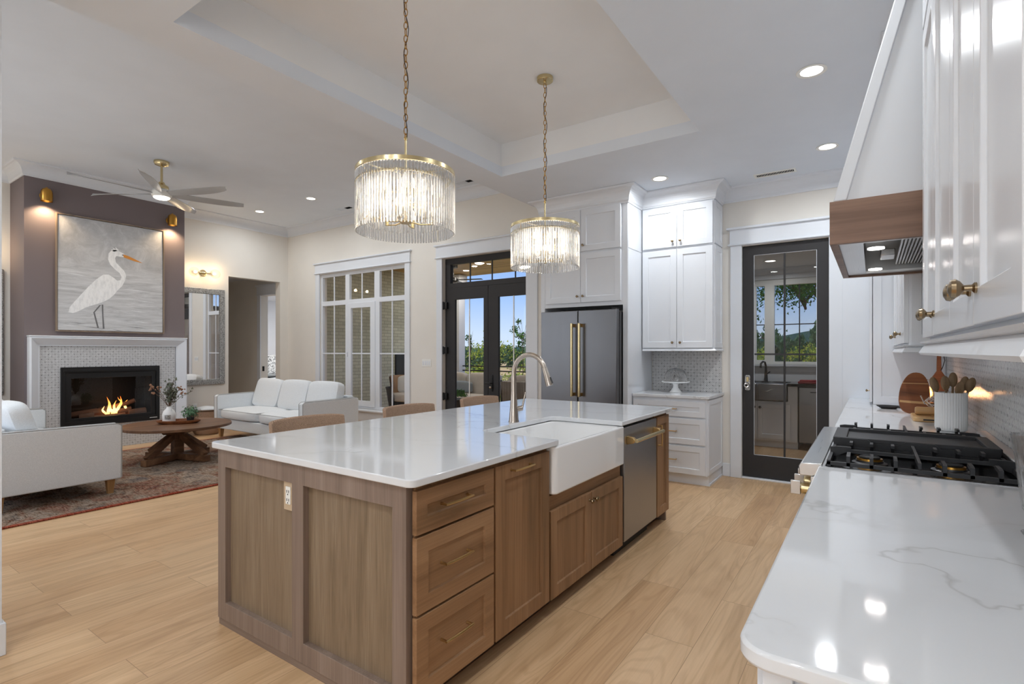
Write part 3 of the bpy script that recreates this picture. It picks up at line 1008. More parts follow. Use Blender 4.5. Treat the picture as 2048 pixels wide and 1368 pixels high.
# dishwasher
t = thing('dishwasher', 'stainless dishwasher with a thick champagne bar handle in the island', 'dishwasher', (-1.6, 3.6, 0))
obj('body', B().box(-1.95, IF - .01, 3.285, 3.918, .10, .872), 'black', t)
obj('door_panel', B().box(IF - .01, IF + .022, 3.288, 3.915, .105, .862), 'dwsteel', t, bev=.004)
obj('kick_plate', B().box(-1.50, -1.43, 3.285, 3.918, 0, .10), 'kick_dark', t)
hb = obj('bar_handle', B().tube([(-1.285, 3.33, .775), (-1.285, 3.87, .775)], .0135, 16), 'paleb', t)
for y in (3.345, 3.855):
    obj('handle_bracket', B().prism([(IF + .02, .745), (IF + .02, .803), (-1.31, .795), (-1.292, .775), (-1.31, .755)], y - .017, y + .017, 'xz'), 'brass', t, bev=.004)
# end cabinet
t = thing('narrow_door_cabinet', 'narrow oak island cabinet with a vertical pull at the fridge end', 'cabinet', (-1.84, 4.06, 0))
carcass(t, -2.30, IF, 3.926, IY1 - .031, .10, .884, 'oak_z', (-2.30, -1.45, 3.926, IY1 - .031, 0, .10))
d = obj('door', B().shaker('X+', 3.934, 4.205, .100, .863, IF + .001, FT, .062, .010), 'oak_z', t, bev=.0012)
obj('bar_pull', pull((IF + FT - .002, 3.955, .80), (IF + FT - .002, 3.955, .65), (.03, 0, 0)), 'brass', d)
# worktop with the sink cut-out, open to the front
cx0, cx1, cy0, cy1 = -2.755, -1.333, 1.322, 4.262
R = .035
P = []
for c, a in (((cx0 + R, cy0 + R), PI), ((cx1 - R, cy0 + R), 1.5 * PI)):
    for i in range(7):
        q = a + PI / 2 * i / 6; P.append((c[0] + R * math.cos(q), c[1] + R * math.sin(q)))
P += [(cx1, 2.372), (-1.80, 2.372)]
for i in range(7):
    q = 1.5 * PI - PI / 2 * i / 6
    P.append((-1.80 + .05 * math.cos(q), 2.422 + .05 * math.sin(q)))
for i in range(7):
    q = PI - PI / 2 * i / 6
    P.append((-1.80 + .05 * math.cos(q), 3.155 + .05 * math.sin(q)))
P += [(cx1, 3.205)]
for c, a in (((cx1 - R, cy1 - R), 0), ((cx0 + R, cy1 - R), .5 * PI)):
    for i in range(7):
        q = a + PI / 2 * i / 6; P.append((c[0] + R * math.cos(q), c[1] + R * math.sin(q)))
obj('island_worktop', B().prism(P, .8845, .914), 'quartz', label='white veined quartz worktop of the island, cut out around the sink', cat='countertop', bev=.004)
# farmhouse sink
t = thing('farmhouse_sink', 'white apron-front fireclay sink set in the island worktop', 'sink', (-1.6, 2.8, .64))
sx0, sx1, sy0, sy1, sz0, sz1 = -1.865, -1.332, 2.338, 3.250, .632, .884
outer = rounded(sx0, sx1, sy0, sy1, .03)
wt = .024
inner = rounded(sx0 + wt, sx1 - wt, sy0 + wt + .01, sy1 - wt - .01, .055)
n = len(outer)
vs = [(x, y, sz0) for x, y in outer] + [(x, y, sz1 - .004) for x, y in outer] + [(x, y, sz1 - .004) for x, y in inner] + [(x * .97 + .03 * (sx0 + sx1) / 2, y * .97 + .03 * (sy0 + sy1) / 2, sz0 + .03) for x, y in inner]
fs = [tuple(range(n))]
for k in range(3):
    for i in range(n): fs.append((k * n + i, k * n + (i + 1) % n, (k + 1) * n + (i + 1) % n, (k + 1) * n + i))
fs.append(tuple(range(3 * n, 4 * n)))
obj('basin', B().add(vs, fs, True), 'ceramic', t, bev=.010, seg=3)
obj('drain', B().lathe([(0, .002), (.04, .002), (.045, .004), (.045, 0), (0, 0)], (-1.6, 2.79, sz0 + .031), 24), 'nickel', t)
# faucet
t = thing('kitchen_faucet', 'brushed nickel gooseneck faucet with a pull-down spray and side lever', 'faucet', (-1.905, 2.80, .914))
fx, fy, fz = -1.905, 2.80, .914
obj('base', B().lathe([(0, 0), (.034, 0), (.034, .004), (.031, .012), (.024, .10), (.019, .17), (.0175, .20), (.0175, .30)], (fx, fy, fz), 28).lathe([(.0175, .2), (.019, .2), (.019, .203), (.0175, .203)], (fx, fy, fz), 24), 'nickel', t)
pts = [(fx, fy, fz + .28)] + [(fx + .0 + .118 - .118 * math.cos(a), fy, fz + .315 + .118 * math.sin(a)) for a in [PI * i / 14 * .90 for i in range(15)]]
obj('gooseneck', B().tube(pts, .0155, 14), 'nickel', t)
px, _, pz = pts[-1]
dx, dz = .10, -.30
L = math.hypot(dx, dz); dx /= L; dz /= L
sp_ = obj('spray_head', B().tube([(px, fy, pz), (px + dx * .03, fy, pz + dz * .03), (px + dx * .10, fy, pz + dz * .10), (px + dx * .115, fy, pz + dz * .115)], [.0165, .018, .023, .022], 16), 'nickel', t)
obj('spray_button', B().tube([(px + dx * .06 + .020, fy, pz + dz * .06), (px + dx * .10 + .023, fy, pz + dz * .10)], [.006, .008], 8), 'black', sp_)
obj('lever_hub', B().tube([(fx, fy, fz + .075), (fx + .025, fy + .030, fz + .085), (fx + .036, fy + .044, fz + .088)], [.014, .017, .017], 14), 'nickel', t)
obj('lever', B().tube([(fx + .036, fy + .044, fz + .09), (fx + .045, fy + .055, fz + .15), (fx + .05, fy + .062, fz + .19)], [.007, .0055, .005], 10), 'nickel', t)


# ------------------------------------------------------------------ fridge wall
t = thing('refrigerator_cabinet', 'tall white cabinet around the fridge with two pairs of doors above it', 'cabinet', (-2.7, 5.7, 0))
fx0, fx1, ff = -3.24, -2.157, 5.335
obj('side_panel', B().box(fx0, fx0 + .055, ff, YB - .005, 0, 2.99), 'cab', t, bev=.002)
obj('side_panel', B().box(fx1 - .055, fx1, ff, YB - .005, 0, 2.99), 'cab', t, bev=.002)
obj('side_panel_face', B().box(fx1, fx1 + .004, ff + .004, YB - .36, 2.48, 2.975).box(fx1, fx1 + .004, ff + .004, YB - .36, 1.0, 2.47), 'cab', t)
obj('upper_box', B().box(fx0 + .055, fx1 - .055, ff + .002, YB - .005, 1.87, 2.99), 'cab', t)
for z0, z1, kz in ((1.915, 2.465, 1.985), (2.490, 2.955, 2.555)):
    for u0, u1, kx in ((-3.165, -2.712, -2.745), (-2.708, -2.232, -2.675)):
        d = obj('door', B().shaker('Y-', u0, u1, z0, z1, ff + .002, .021, .066, .009), 'cab', t, bev=.0015)
        obj('knob', knob((kx, ff - .019, kz), '-y', .014), 'bronze', d)
obj('crown_molding', B().sweep(cove(2.965, KC - .002, .115), [(fx0, YB - .01), (fx0, ff), (fx1, ff), (fx1, 5.735)], side=1), 'cab', t)
obj('frieze_bead', B().sweep([(0, 2.955), (.012, 2.957), (.012, 2.97), (0, 2.972)], [(fx0, YB - .01), (fx0, ff), (fx1, ff), (fx1, 5.735)], side=1), 'cab', t)

t = thing('refrigerator', 'dark stainless French-door fridge with two long champagne bar handles', 'refrigerator', (-2.66, 5.5, 0))
obj('body', B().box(-3.15, -2.22, 5.27, 6.02, .02, 1.79), 'blacksteel', t)
for u0, u1 in ((-3.148, -2.680), (-2.672, -2.222)):
    obj('door', B().box(u0, u1, 5.185, 5.262, .78, 1.815), 'blacksteel', t, bev=.006)
obj('freezer_drawer', B().box(-3.148, -2.222, 5.185, 5.262, .08, .77), 'blacksteel', t, bev=.006)
for hx in (-2.722, -2.630):
    h = obj('bar_handle', B().tube([(hx, 5.125, .872), (hx, 5.125, 1.672)], .0155, 16), 'paleb', t)
    for z in (.895, 1.65):
        obj('handle_mount', B().box(hx - .013, hx + .013, 5.128, 5.19, z - .018, z + .018), 'goldbrass', h, bev=.003)
obj('top_hinge_cover', B().box(-2.285, -2.235, 5.20, 5.30, 1.815, 1.83), 'black', t, bev=.003)

# base cabinet with drawers
t = thing('white_drawer_cabinet', 'white drawer cabinet beside the fridge with slim brass pulls', 'cabinet', (-1.76, 5.75, 0))
bx0, bx1, bf = -2.152, -1.368, 5.468
obj('carcass', B().box(bx0, bx1, bf, YB - .005, .10, .884), 'cab', t, bev=.002)
obj('toe_kick', B().box(bx0, bx1 - .0, bf + .045, YB - .016, 0, .10), 'cab', t)
obj('shoe_molding', B().box(bx1, bx1 + .012, bf + .045, YB - .016, 0, .02), 'cab', t)
for z0, z1 in ((.695, .852), (.415, .675), (.112, .395)):
    d = obj('drawer', B().shaker('Y-', bx0 + .012, bx1 - .018, z0, z1, bf, .021, .055, .009), 'cab', t, bev=.0015)
    zc = (z0 + z1) / 2
    obj('bar_pull', pull((-1.815, bf - .019, zc), (-1.675, bf - .019, zc), (0, -.03, 0)), 'brass', d)
obj('side_panel', B().shaker('X+', bf + .012, YB - .02, .112, .87, bx1, .012, .05, .007), 'cab', t)
obj('sideboard_worktop', B().prism(rounded(-2.150, -1.345, 5.44, YB, .012, 4, (1, 1, 0, 0)), .8845, .914), 'quartz', label='white quartz worktop with the glass cake dome on it', cat='countertop', bev=.003)
obj('backsplash_tile', B().box(-2.150, -1.368, YB - .012, YB, .9145, 1.375), 'tile_xz', kind='structure')

# upper cabinet
t = thing('white_wall_cabinet', 'white wall cabinet with tall and short door pairs above the cake stand', 'cabinet', (-1.76, 5.9, 1.37))
ux0, ux1, uf = -2.150, -1.368, 5.742
obj('carcass', B().box(ux0, ux1, uf, YB - .013, 1.385, 2.99), 'cab', t, bev=.002)
for z0, z1, kz in ((1.405, 2.480, 1.462), (2.505, 2.950, 2.565)):
    for u0, u1, kx in ((ux0 + .012, -1.757, -1.797), (-1.753, ux1 - .012, -1.713)):
        d = obj('door', B().shaker('Y-', u0, u1, z0, z1, uf, .021, .066, .009), 'cab', t, bev=.0015)
        obj('knob', knob((kx, uf - .021, kz), '-y', .014), 'bronze', d)
obj('side_panel', B().shaker('X+', uf + .01, YB - .03, 1.405, 2.485, ux1, .012, .05, .007), 'cab', t)
obj('side_panel', B().shaker('X+', uf + .01, YB - .03, 2.505, 2.95, ux1, .012, .05, .007), 'cab', t)
obj('light_rail', B().sweep([(0, 1.368), (.02, 1.368), (.024, 1.376), (.012, 1.392), (0, 1.396)], [(ux0 + .01, uf), (ux1, uf), (ux1, YB - .013)], side=1), 'cab', t)
obj('crown_molding', B().sweep(cove(2.965, KC - .002, .125), [(ux0 + .01, uf), (ux1, uf), (ux1, YB - .015)], side=1), 'cab', t)

# cake stand and its dome
t = thing('cake_stand', 'white pedestal cake stand on the quartz by the marble mosaic', 'cake stand', (-1.79, 5.80, .914))
obj('pedestal', B().lathe([(0, 0), (.062, 0), (.066, .004), (.055, .014), (.030, .05), (.025, .08), (.034, .098), (0, .10)], (-1.79, 5.80, .9145), 28), 'whitemat', t)
obj('plate', B().lathe([(0, 0), (.05, 0), (.13, .008), (.150, .016), (.150, .022), (.128, .016), (0, .012)], (-1.79, 5.80, 1.0155), 40), 'whitemat', t)
obj('cake_dome', B().lathe([(.112, 0), (.114, .04), (.110, .08), (.092, .115), (.060, .137), (.022, .146), (.012, .150), (.012, .158), (.026, .165), (.026, .185), (.020, .192), (0, .193)], (-1.79, 5.80, 1.0345), 40), 'clear', label='clear glass dome over the white cake stand', cat='cake dome')


# ------------------------------------------------------------------ right-hand run
# near base cabinet
t = thing('near_base_cabinet', 'white base cabinet under the nearest quartz counter', 'cabinet', (.17, 1.6, 0))
obj('carcass', B().box(-.135, XR - .005, .925, 2.405, .10, .884), 'cab', t)
obj('toe_kick', B().box(-.08, XR - .005, .925, 2.405, 0, .10), 'cab', t)
obj('corner_post', B().box(-.142, -.10, .898, .925, 0, .884), 'cab', t, bev=.002)
obj('end_panel', B().shaker('Y-', -.082, XR - .01, .04, .872, .925, .018, .06, .008), 'cab', t)
for u0, u1 in ((.935, 1.41), (1.42, 1.90), (1.91, 2.395)):
    for z0, z1 in ((.70, .86), (.41, .68), (.11, .39)):
        d = obj('drawer', B().shaker('X-', u0, u1, z0, z1, -.135, .02, .055, .009), 'cab', t)
        obj('bar_pull', pull((-.155, (u0 + u1) / 2 - .07, (z0 + z1) / 2), (-.155, (u0 + u1) / 2 + .07, (z0 + z1) / 2), (-.015, 0, 0)), 'brass', d)
obj('near_worktop', B().prism(rounded(-.178, XR, .868, 2.412, .055, 8, (1, 0, 0, 0)), .8845, .914), 'quartz', label='white veined quartz worktop on the near side of the range', cat='countertop', bev=.006)
t = thing('far_base_cabinet', 'white base cabinet beyond the range', 'cabinet', (.17, 4.9, 0))
obj('carcass', B().box(-.135, XR - .005, 3.665, YB - .025, .10, .884), 'cab', t)
obj('toe_kick', B().box(-.08, XR - .005, 3.665, YB - .025, 0, .10), 'cab', t)
for u0, u1 in ((3.68, 4.27), (4.28, 4.87), (4.88, 5.47), (5.48, 6.05)):
    d = obj('door', B().shaker('X-', u0, u1, .11, .86, -.135, .02, .055, .009), 'cab', t)
obj('far_worktop', B().box(-.19, XR, 3.655, YB - .021, .8845, .914), 'quartz', label='white quartz worktop on the far side of the range', cat='countertop', bev=.003)
obj('backsplash_tile', B().box(XR - .012, XR, .84, 5.43, .9145, 2.99), 'tile_yz', kind='structure')

# hutch standing on the counter
t = thing('counter_hutch', 'white tall cabinet standing on the counter in the corner', 'cabinet', (.25, 5.75, .914))
obj('carcass', B().box(.003, XR - .002, 5.43, YB - .022, .9155, 2.99), 'cab', t, bev=.002)
obj('side_panel', B().shaker('Y-', .012, XR - .02, .935, 2.95, 5.43, .008, .05, .006), 'cab', t)
d = obj('door', B().shaker('X-', 5.434, 6.04, .935, 2.93, -.002, .020, .05, .008), 'cab', t, bev=.0015)
obj('knob', knob((-.021, 5.475, 1.03), '-x', .012), 'bronze', d)

# range
t = thing('range_cooker', 'wide stainless gas range with brass burners, griddle and black grates', 'range', (.1, 3.03, 0))
ry0, ry1, rx0 = 2.418, 3.650, -.165
obj('body', B().box(rx0, XR - .014, ry0, ry1, .10, .885), 'steel_x', t, bev=.003)
obj('front_ledge', B().prism([(-.245, .868), (-.247, .905), (-.238, .918), (-.165, .921), (-.165, .885), (-.20, .868)], ry0, ry1, 'xz'), 'steel_x', t, bev=.003)
obj('control_panel', B().prism([(-.205, .745), (-.205, .8675), (rx0 - .001, .8675), (rx0 - .001, .745)], ry0, ry1, 'xz'), 'steel_x', t, bev=.003)
obj('cooktop_pan', B().box(-.160, .445, ry0 + .004, ry1 - .004, .886, .905), 'blackgloss', t, bev=.003)
obj('cooktop_rim', B().wall('z', .9055, .007, -.165, .45, ry0, ry1, [(-.156, .442, ry0 + .012, ry1 - .012)]), 'steel_x', t)
vt = obj('rear_vent_trim', B().prism([(.447, .886), (.447, .945), (.455, .952), (XR - .014, .956), (XR - .014, .886)], ry0, ry1, 'xz'), 'steel_x', t, bev=.002)
obj('vent_slot', B().box(.4445, .4472, ry0 + .05, ry1 - .05, .918, .934), 'black', vt)
obj('vent_slot', B().box(.4445, .4472, ry0 + .05, ry1 - .05, .904, .912), 'black', vt)
obj('oven_door', B().box(rx0 - .03, rx0 - .001, ry0 + .01, ry0 + .76, .16, .74), 'steel_x', t, bev=.004)
obj('oven_door', B().box(rx0 - .03, rx0 - .001, ry0 + .775, ry1 - .01, .16, .74), 'steel_x', t, bev=.004)
obj('toe_panel', B().box(rx0 + .04, rx0 + .06, ry0, ry1, .0, .10), 'kick_dark', t)
for a, b in ((ry0 + .04, ry0 + .73), (ry0 + .80, ry1 - .04)):
    h = obj('oven_handle', B().tube([(-.232, a, .70), (-.232, b, .70)], .016, 16), 'paleb', t)
    for y in (a + .02, b - .02):
        obj('handle_mount', B().box(-.232, rx0 - .028, y - .018, y + .018, .682, .718), 'nickel', h, bev=.004)
for i in range(9):
    y = ry0 + .075 + i * (ry1 - ry0 - .15) / 8
    k = obj('control_knob', B().lathe([(0, 0), (.030, 0), (.030, .006), (.024, .010), (.023, .038), (.019, .042), (0, .042)], (-.2055, y, .80), 20, '-x'), 'paleb', t)
    obj('knob_grip', B().box(-.285, -.2475, y - .007, y + .007, .772, .828), 'steel_x', k, bev=.002)


def grate(t, y0, y1, x0=-.150, x1=.437, zt=.962, nb=2):
    b = B()
    w_ = .012
    for y in (y0 + w_ / 2, y1 - w_ / 2): b.box(x0, x1, y - w_ / 2, y + w_ / 2, zt - .044, zt - .030)
    for x in (x0 + w_ / 2, x1 - w_ / 2): b.box(x - w_ / 2, x + w_ / 2, y0, y1, zt - .042, zt - .024)
    xm = (x0 + x1) / 2
    b.box(xm - .005, xm + .005, y0, y1, zt - .026, zt - .004)
    ym = (y0 + y1) / 2
    b.box(x0, x1, ym - .004, ym + .004, zt - .024, zt - .010)
    # fingers that step up from the rim towards each burner
    for xc in ((x0 + xm) / 2, (xm + x1) / 2):
        for dx in (-.075, 0, .075):
            for ya, yb in ((y0, y0 + .085), (y1, y1 - .085)):
                q = [(ya, zt - .042), (ya, zt - .004), (ya + (yb - ya) * .3, zt), (yb, zt), (yb, zt - .012), (ya + (yb - ya) * .35, zt - .016), (ya + (yb - ya) * .2, zt - .042)]
                b.prism(q, xc + dx - .006, xc + dx + .006, 'yz')
        for xa, xb in ((x0 if xc < xm else x1, (x0 + .075) if xc < xm else (x1 - .075)),):
            for yy in (ym - (y1 - y0) * .0,):
                q = [(xa, zt - .042), (xa, zt - .004), (xa + (xb - xa) * .3, zt), (xb, zt), (xb, zt - .014), (xa + (xb - xa) * .25, zt - .042)]
                b.prism(q, yy - .007, yy + .007, 'xz')
    for x in (x0 + .006, x1 - .006):
        for y in (y0 + .006, y1 - .006): b.box(x - .007, x + .007, y - .007, y + .007, .9055, zt - .042)
    return b


def burner(t, x, y, r=.045):
    bb = obj('burner', B().lathe([(0, 0), (r * 1.35, 0), (r * 1.35, .004), (r * 1.05, .008), (r * 1.05, .014), (0, .014)], (x, y, .9052), 28), 'blacksteel', t)
    obj('brass_ring', B().lathe([(0, 0), (r, 0), (r * .98, .008), (0, .008)], (x, y, .9193), 28), 'goldbrass', bb)
    obj('burner_cap', B().lathe([(0, 0), (r * .80, 0), (r * .84, .003), (r * .76, .008), (0, .010)], (x, y, .9275), 28), 'black', bb)


gs = [(ry0 + .018, 2.868), (3.272, ry1 - .018)]
for a, b_ in gs:
    g_ = obj('grate', grate(t, a, b_), 'iron', t)
    for x in (-.01, .25): burner(t, x, (a + b_) / 2 - .02, .046)
for x in (-.03, .24): burner(t, x, 2.95, .042)
# griddle tray over the middle
ga, gb = 2.885, 3.258
gr = B()
gr.wall('z', .952, .018, -.152, .437, ga, gb, [(-.10, .395, ga + .022, gb - .022)])
gr.box(-.152, .437, ga, gb, .942, .955)
gt = obj('griddle', gr, 'iron', t, bev=.003)
for ya in (ga - .002, gb + .002):
    q = [(-.150, .928), (-.150, .968), (-.02, .968), (0, .952), (.10, .952), (.12, .968), (.22, .968), (.24, .952), (.30, .952), (.32, .968), (.43, .968), (.43, .928)]
    obj('griddle_skirt', B().prism(q, ya - .004, ya + .004, 'xz'), 'iron', gt)

# hood
t = thing('range_hood', 'white tapered range hood with a walnut band over the range', 'range hood', (.18, 3.01, 1.79))
hy0, hy1 = 2.425, 3.60
obj('wood_band', B().wall('z', 1.79, .168, -.140, XR - .014, hy0, hy1, [(-.112, XR - .03, hy0 + .028, hy1 - .028)]), 'walnut', t, bev=.001)
obj('tapered_body', B().prism([(-.108, 1.9585), (.205, KC - .003), (XR - .014, KC - .003), (XR - .014, 1.9585)], hy0 + .012, hy1 - .012, 'xz'), 'hoodwhite', t)
for y in (hy0 + .004, hy1 - .026):
    obj('edge_trim', B().prism([(-.128, 1.9585), (.188, KC - .003), (.226, KC - .003), (-.083, 1.9585)], y, y + .022, 'xz'), 'hoodwhite', t, bev=.004)
obj('liner', B().wall('z', 1.800, .010, -.112, XR - .03, hy0 + .028, hy1 - .028, [(-.03, .44, hy0 + .10, hy1 - .10)]), 'steel_x', t)
obj('liner_well', B().wall('x', -.03, -.008, hy0 + .10, hy1 - .10, 1.8105, 1.925).wall('y', hy0 + .10, -.008, -.03, .44, 1.8105, 1.925).wall('y', hy1 - .10, .008, -.03, .44, 1.8105, 1.925).box(-.03, .44, hy0 + .10, hy1 - .10, 1.925, 1.93), 'greysteel', t)
for y in (2.66, 3.34):
    lp_ = obj('hood_lamp', B().lathe([(0, 0), (.030, 0), (.030, .006), (0, .006)], (.012, y, 1.7935), 24), 'globe', t)
    area('hood_light', (.012 - .18, y - 3.01, 1.795 - 1.79), .07, 1.3, (0, 0, 0), (1, .97, .92), parent=t)
ft = B()
for i in range(26):
    ft.box(.10 + i * .0128, .1065 + i * .0128, hy0 + .13, hy1 - .13, 1.832, 1.846)
obj('baffle_filter', ft, 'steel_x', t)
obj('control_box', B().box(.03, .085, 2.93, 3.08, 1.805, 1.835), 'steel_x', t, bev=.004)


def uppers(name, label, y0, y1, divs, pairs, endpanel, far=True):
    t = thing(name, label, 'cabinet', (.3, (y0 + y1) / 2, 1.36))
    xf = .166
    obj('carcass', B().box(xf, XR - .013, y0, y1, 1.40, 2.99), 'cab', t, bev=.002)
    for a, b_ in zip(divs, divs[1:]):
        for z0, z1 in ((1.415, 2.470), (2.495, 2.95)):
            d = obj('door', B().shaker('X-', a + .002, b_ - .002, z0, z1, xf, .021, .062, .009), 'glosscab', t, bev=.0015)
            for p in pairs:
                if abs(p - a) < .01 or abs(p - b_) < .01:
                    ky = p + (.034 if abs(p - a) < .01 else -.034)
                    obj('knob', knob((xf - .021, ky, z0 + .062), '-x', .0165, 20), 'bronze', d)
    obj('light_rail', B().sweep([(0, 1.357), (.026, 1.357), (.030, 1.364), (.018, 1.386), (.010, 1.392), (.024, 1.396), (.026, 1.402), (0, 1.404)],
                                [(XR - .013, y0), (xf, y0), (xf, y1), (XR - .013, y1)][:4 if far else 3], side=-1), 'glosscab', t)
    obj('crown_molding', B().sweep(cove(2.965, KC - .002, .125), [(XR - .013, y0), (xf, y0), (xf, y1), (XR - .013, y1)][:4 if far else 3], side=-1), 'cab', t)
    if endpanel:
        obj('end_panel', B().shaker('Y-', xf + .012, XR - .03, 1.415, 2.95, y0, .008, .045, .006), 'cab', t)
    return t


uppers('near_wall_cabinet', 'glossy white wall cabinet with paired bronze knobs over the nearest counter', 0.84, 2.345, (.847, 1.209, 1.555, 1.952, 2.338), (1.209, 1.952), False)
uppers('far_wall_cabinet', 'white wall cabinet between the hood and the corner hutch', 3.665, 5.412, (3.670, 4.10, 4.545, 4.98, 5.408), (4.10, 4.98), True, False)


# ------------------------------------------------------------------ pendants over the island
def make_pendant():
    t = thing('crystal_pendant', 'x', 'pendant light', (0, 0, 0), 'crystal drum pendants over the island')
    H = TZ                       # origin hangs at the tray ceiling
    zr = 2.315 - H               # ring height
    obj('ceiling_canopy', B().lathe([(0, 0), (.062, 0), (.062, -.026), (.058, -.030), (.012, -.032), (.010, -.045), (0, -.045)], (0, 0, 0), 28), 'paleb', t)
    ch = B()
    z = -.045; k = 0
    top_rod = zr + .18
    n = int((z - top_rod) / .034)
    st = (z - top_rod) / n
    for i in range(n):
        zc = z - st * (i + .5)
        a = PI / 2 * (i % 2) + .4
        pts = []
        for j in range(10):
            q = 2 * PI * j / 10
            rr = .0105 * math.cos(q)
            hh = (.021) * math.sin(q)
            pts.append((rr * math.cos(a), rr * math.sin(a), zc + hh))
        ch.tube(pts, .0023, 5, True)
    obj('chain', ch, 'goldbrass', t)
    cord = [(.010 * math.sin(i * .85) + .003, .008 * math.cos(i * .7), z - (z - top_rod) * i / 26) for i in range(27)]
    obj('cord', B().tube(cord, .0022, 6), 'black', t)
    obj('stem', B().tube([(0, 0, top_rod + .01), (0, 0, zr + .0)], .0065, 12).ball((0, 0, top_rod + .012), .010, 10, 8), 'paleb', t)
    R = .258
    ring = B()
    ring.lathe([(R - .004, 0), (R + .004, 0), (R + .004, .020), (R - .004, .020), (R - .004, 0)], (0, 0, zr - .010), 96)
    for a in range(3):
        q = a * 2 * PI / 3 + .3
        ring.bar((0, 0, zr), ((R - .004) * math.cos(q), (R - .004) * math.sin(q), zr), .008, .004)
    obj('top_ring', ring, 'paleb', t)
    R2 = .205
    obj('inner_ring', B().lathe([(R2 - .003, 0), (R2 + .003, 0), (R2 + .003, .010), (R2 - .003, .010), (R2 - .003, 0)], (0, 0, zr - .045), 72), 'paleb', t)
    body = obj('lamp_body', B().tube([(0, 0, zr), (0, 0, zr - .255)], .006, 10)
        .lathe([(0, 0), (.030, 0), (.034, .008), (.012, .016), (0, .016)], (0, 0, zr - .262), 20)
        .lathe([(0, 0), (.026, 0), (.030, .006), (.010, .012), (0, .012)], (0, 0, zr - .163), 20), 'paleb', t)
    pos = []
    for j in range(12):
        q = j * PI / 6
        r = .145
        x, y = r * math.cos(q), r * math.sin(q)
        zb = zr - .255 if j % 2 == 0 else zr - .160
        obj('candle_arm', B().tube([(.012 * math.cos(q), .012 * math.sin(q), zb + .004), (x * .55, y * .55, zb - .006), (x, y, zb + .002)], .0035, 6).cyl((x, y, zb), .010, .045, 12), 'paleb', body)
        obj('bulb', B().lathe([(0, 0), (.006, 0), (.013, .020), (.012, .032), (.004, .052), (0, .056)], (x, y, zb + .045), 10), 'bulb', body)
        pos.append((x, y, zb + .07))
    rod_h = .305
    for i in range(96):
        q = 2 * PI * i / 96
        x, y = (R - .001) * math.cos(q), (R - .001) * math.sin(q)
        if i == 0:
            me_b = B().lathe([(0, 0), (.0045, .002), (.0062, .008), (.0062, rod_h - .004), (.003, rod_h), (0, rod_h)], (0, 0, 0), 6)
            o0 = obj('crystal_rod', me_b, 'crystal', t, angle=25)
            o = o0
        else:
            o = o0.copy(); COL.objects.link(o)
        o.location = (x, y, zr - .012 - rod_h)
    inn = B()
    for i in range(60):
        q = 2 * PI * i / 60
        inn.lathe([(0, 0), (.0062, .006), (.0062, .225), (0, .228)], (R2 * math.cos(q), R2 * math.sin(q), zr - .045 - .228), 5)
    o = obj('inner_crystal_rods', inn, 'crystal', t, angle=25); o['kind'] = 'stuff'
    for i, (x, y, z_) in enumerate(pos):
        d = bpy.data.lights.new('pendant_bulb', 'POINT'); d.energy = .17; d.color = (1, .92, .82); d.shadow_soft_size = .06
        lo = bpy.data.objects.new('pendant_bulb', d); COL.objects.link(lo); lo.parent = t; lo.location = (x * .9, y * .9, z_ + .02)
    return t


def dup_deep(r, loc, label, rz=None):
    """copy of a thing with copies of its parts, sub-parts and its lamps"""
    return dup(r, loc, rz, label)


pend = make_pendant()
pend.location = (-2.06, 2.0, TZ)
pend['label'] = 'crystal drum pendant nearer the drawer end of the island'
dup_deep(pend, (-2.06, 3.45, TZ), 'crystal drum pendant nearer the fridge')


# ------------------------------------------------------------------ recessed lamps and vents
def make_downlight(power=10.0):
    t = thing('recessed_light', 'x', 'ceiling light', (0, 0, 0), 'round recessed ceiling lights')
    obj('trim_ring', B().lathe([(.062, -.001), (.085, -.001), (.087, -.004), (.083, -.007), (.064, -.004), (.062, -.001)], (0, 0, 0), 36), 'plastic', t)
    obj('lamp_disc', B().cyl((0, 0, -.003), .0625, .002, 32), 'globe', t)
    area('downlight', (0, 0, -.012), .12, power * LAMP_E, (0, 0, 0), (.93, .97, 1.0), parent=t, spread=math.radians(168))
    return t


dl = make_downlight()
spots = [(-.316, 3.79, KC, 'recessed light in the kitchen ceiling nearest the range hood'),
         (-.32, 5.27, KC, 'recessed light before the pantry door by the ceiling vent'),
         (-1.79, 5.28, KC, 'recessed light in front of the white wall cabinet'),
         (-7.32, 5.06, LC, 'recessed living room light, second from the corner of the two by the big window'),
         (-8.73, 5.03, LC, 'recessed living room light nearest the mirror corner'),
         (-5.85, 5.06, LC, 'recessed living room light behind the nearer pendant'),
         (-.32, 2.31, KC, 'recessed light right over the near edge of the range'),
         (-.95, -.35, KC, 'recessed light over the floor before the near counter'),
         (-1.79, -.6, KC, 'recessed light behind the island end'),
         (-.60, -1.6, KC, 'recessed light in the near kitchen'),
         (-2.8, -1.6, KC, 'recessed light by the partition'),
         (-7.32, .75, LC, 'recessed living room light over the near loveseat'),
         (-8.73, .75, LC, 'recessed living room light by the near corner'),
         (-5.85, .75, LC, 'recessed living room light near the partition'),
         (-4.4, .45, LC, 'unseen recessed light added beside the partition to brighten the loveseat arm')]  # last one is added out of view to light the loveseat arm
for i, (x, y, z, lb) in enumerate(spots):
    if i == 0: o = dl; o.location = (x, y, z); o['label'] = lb
    else: o = dup(dl, (x, y, z), None, lb)

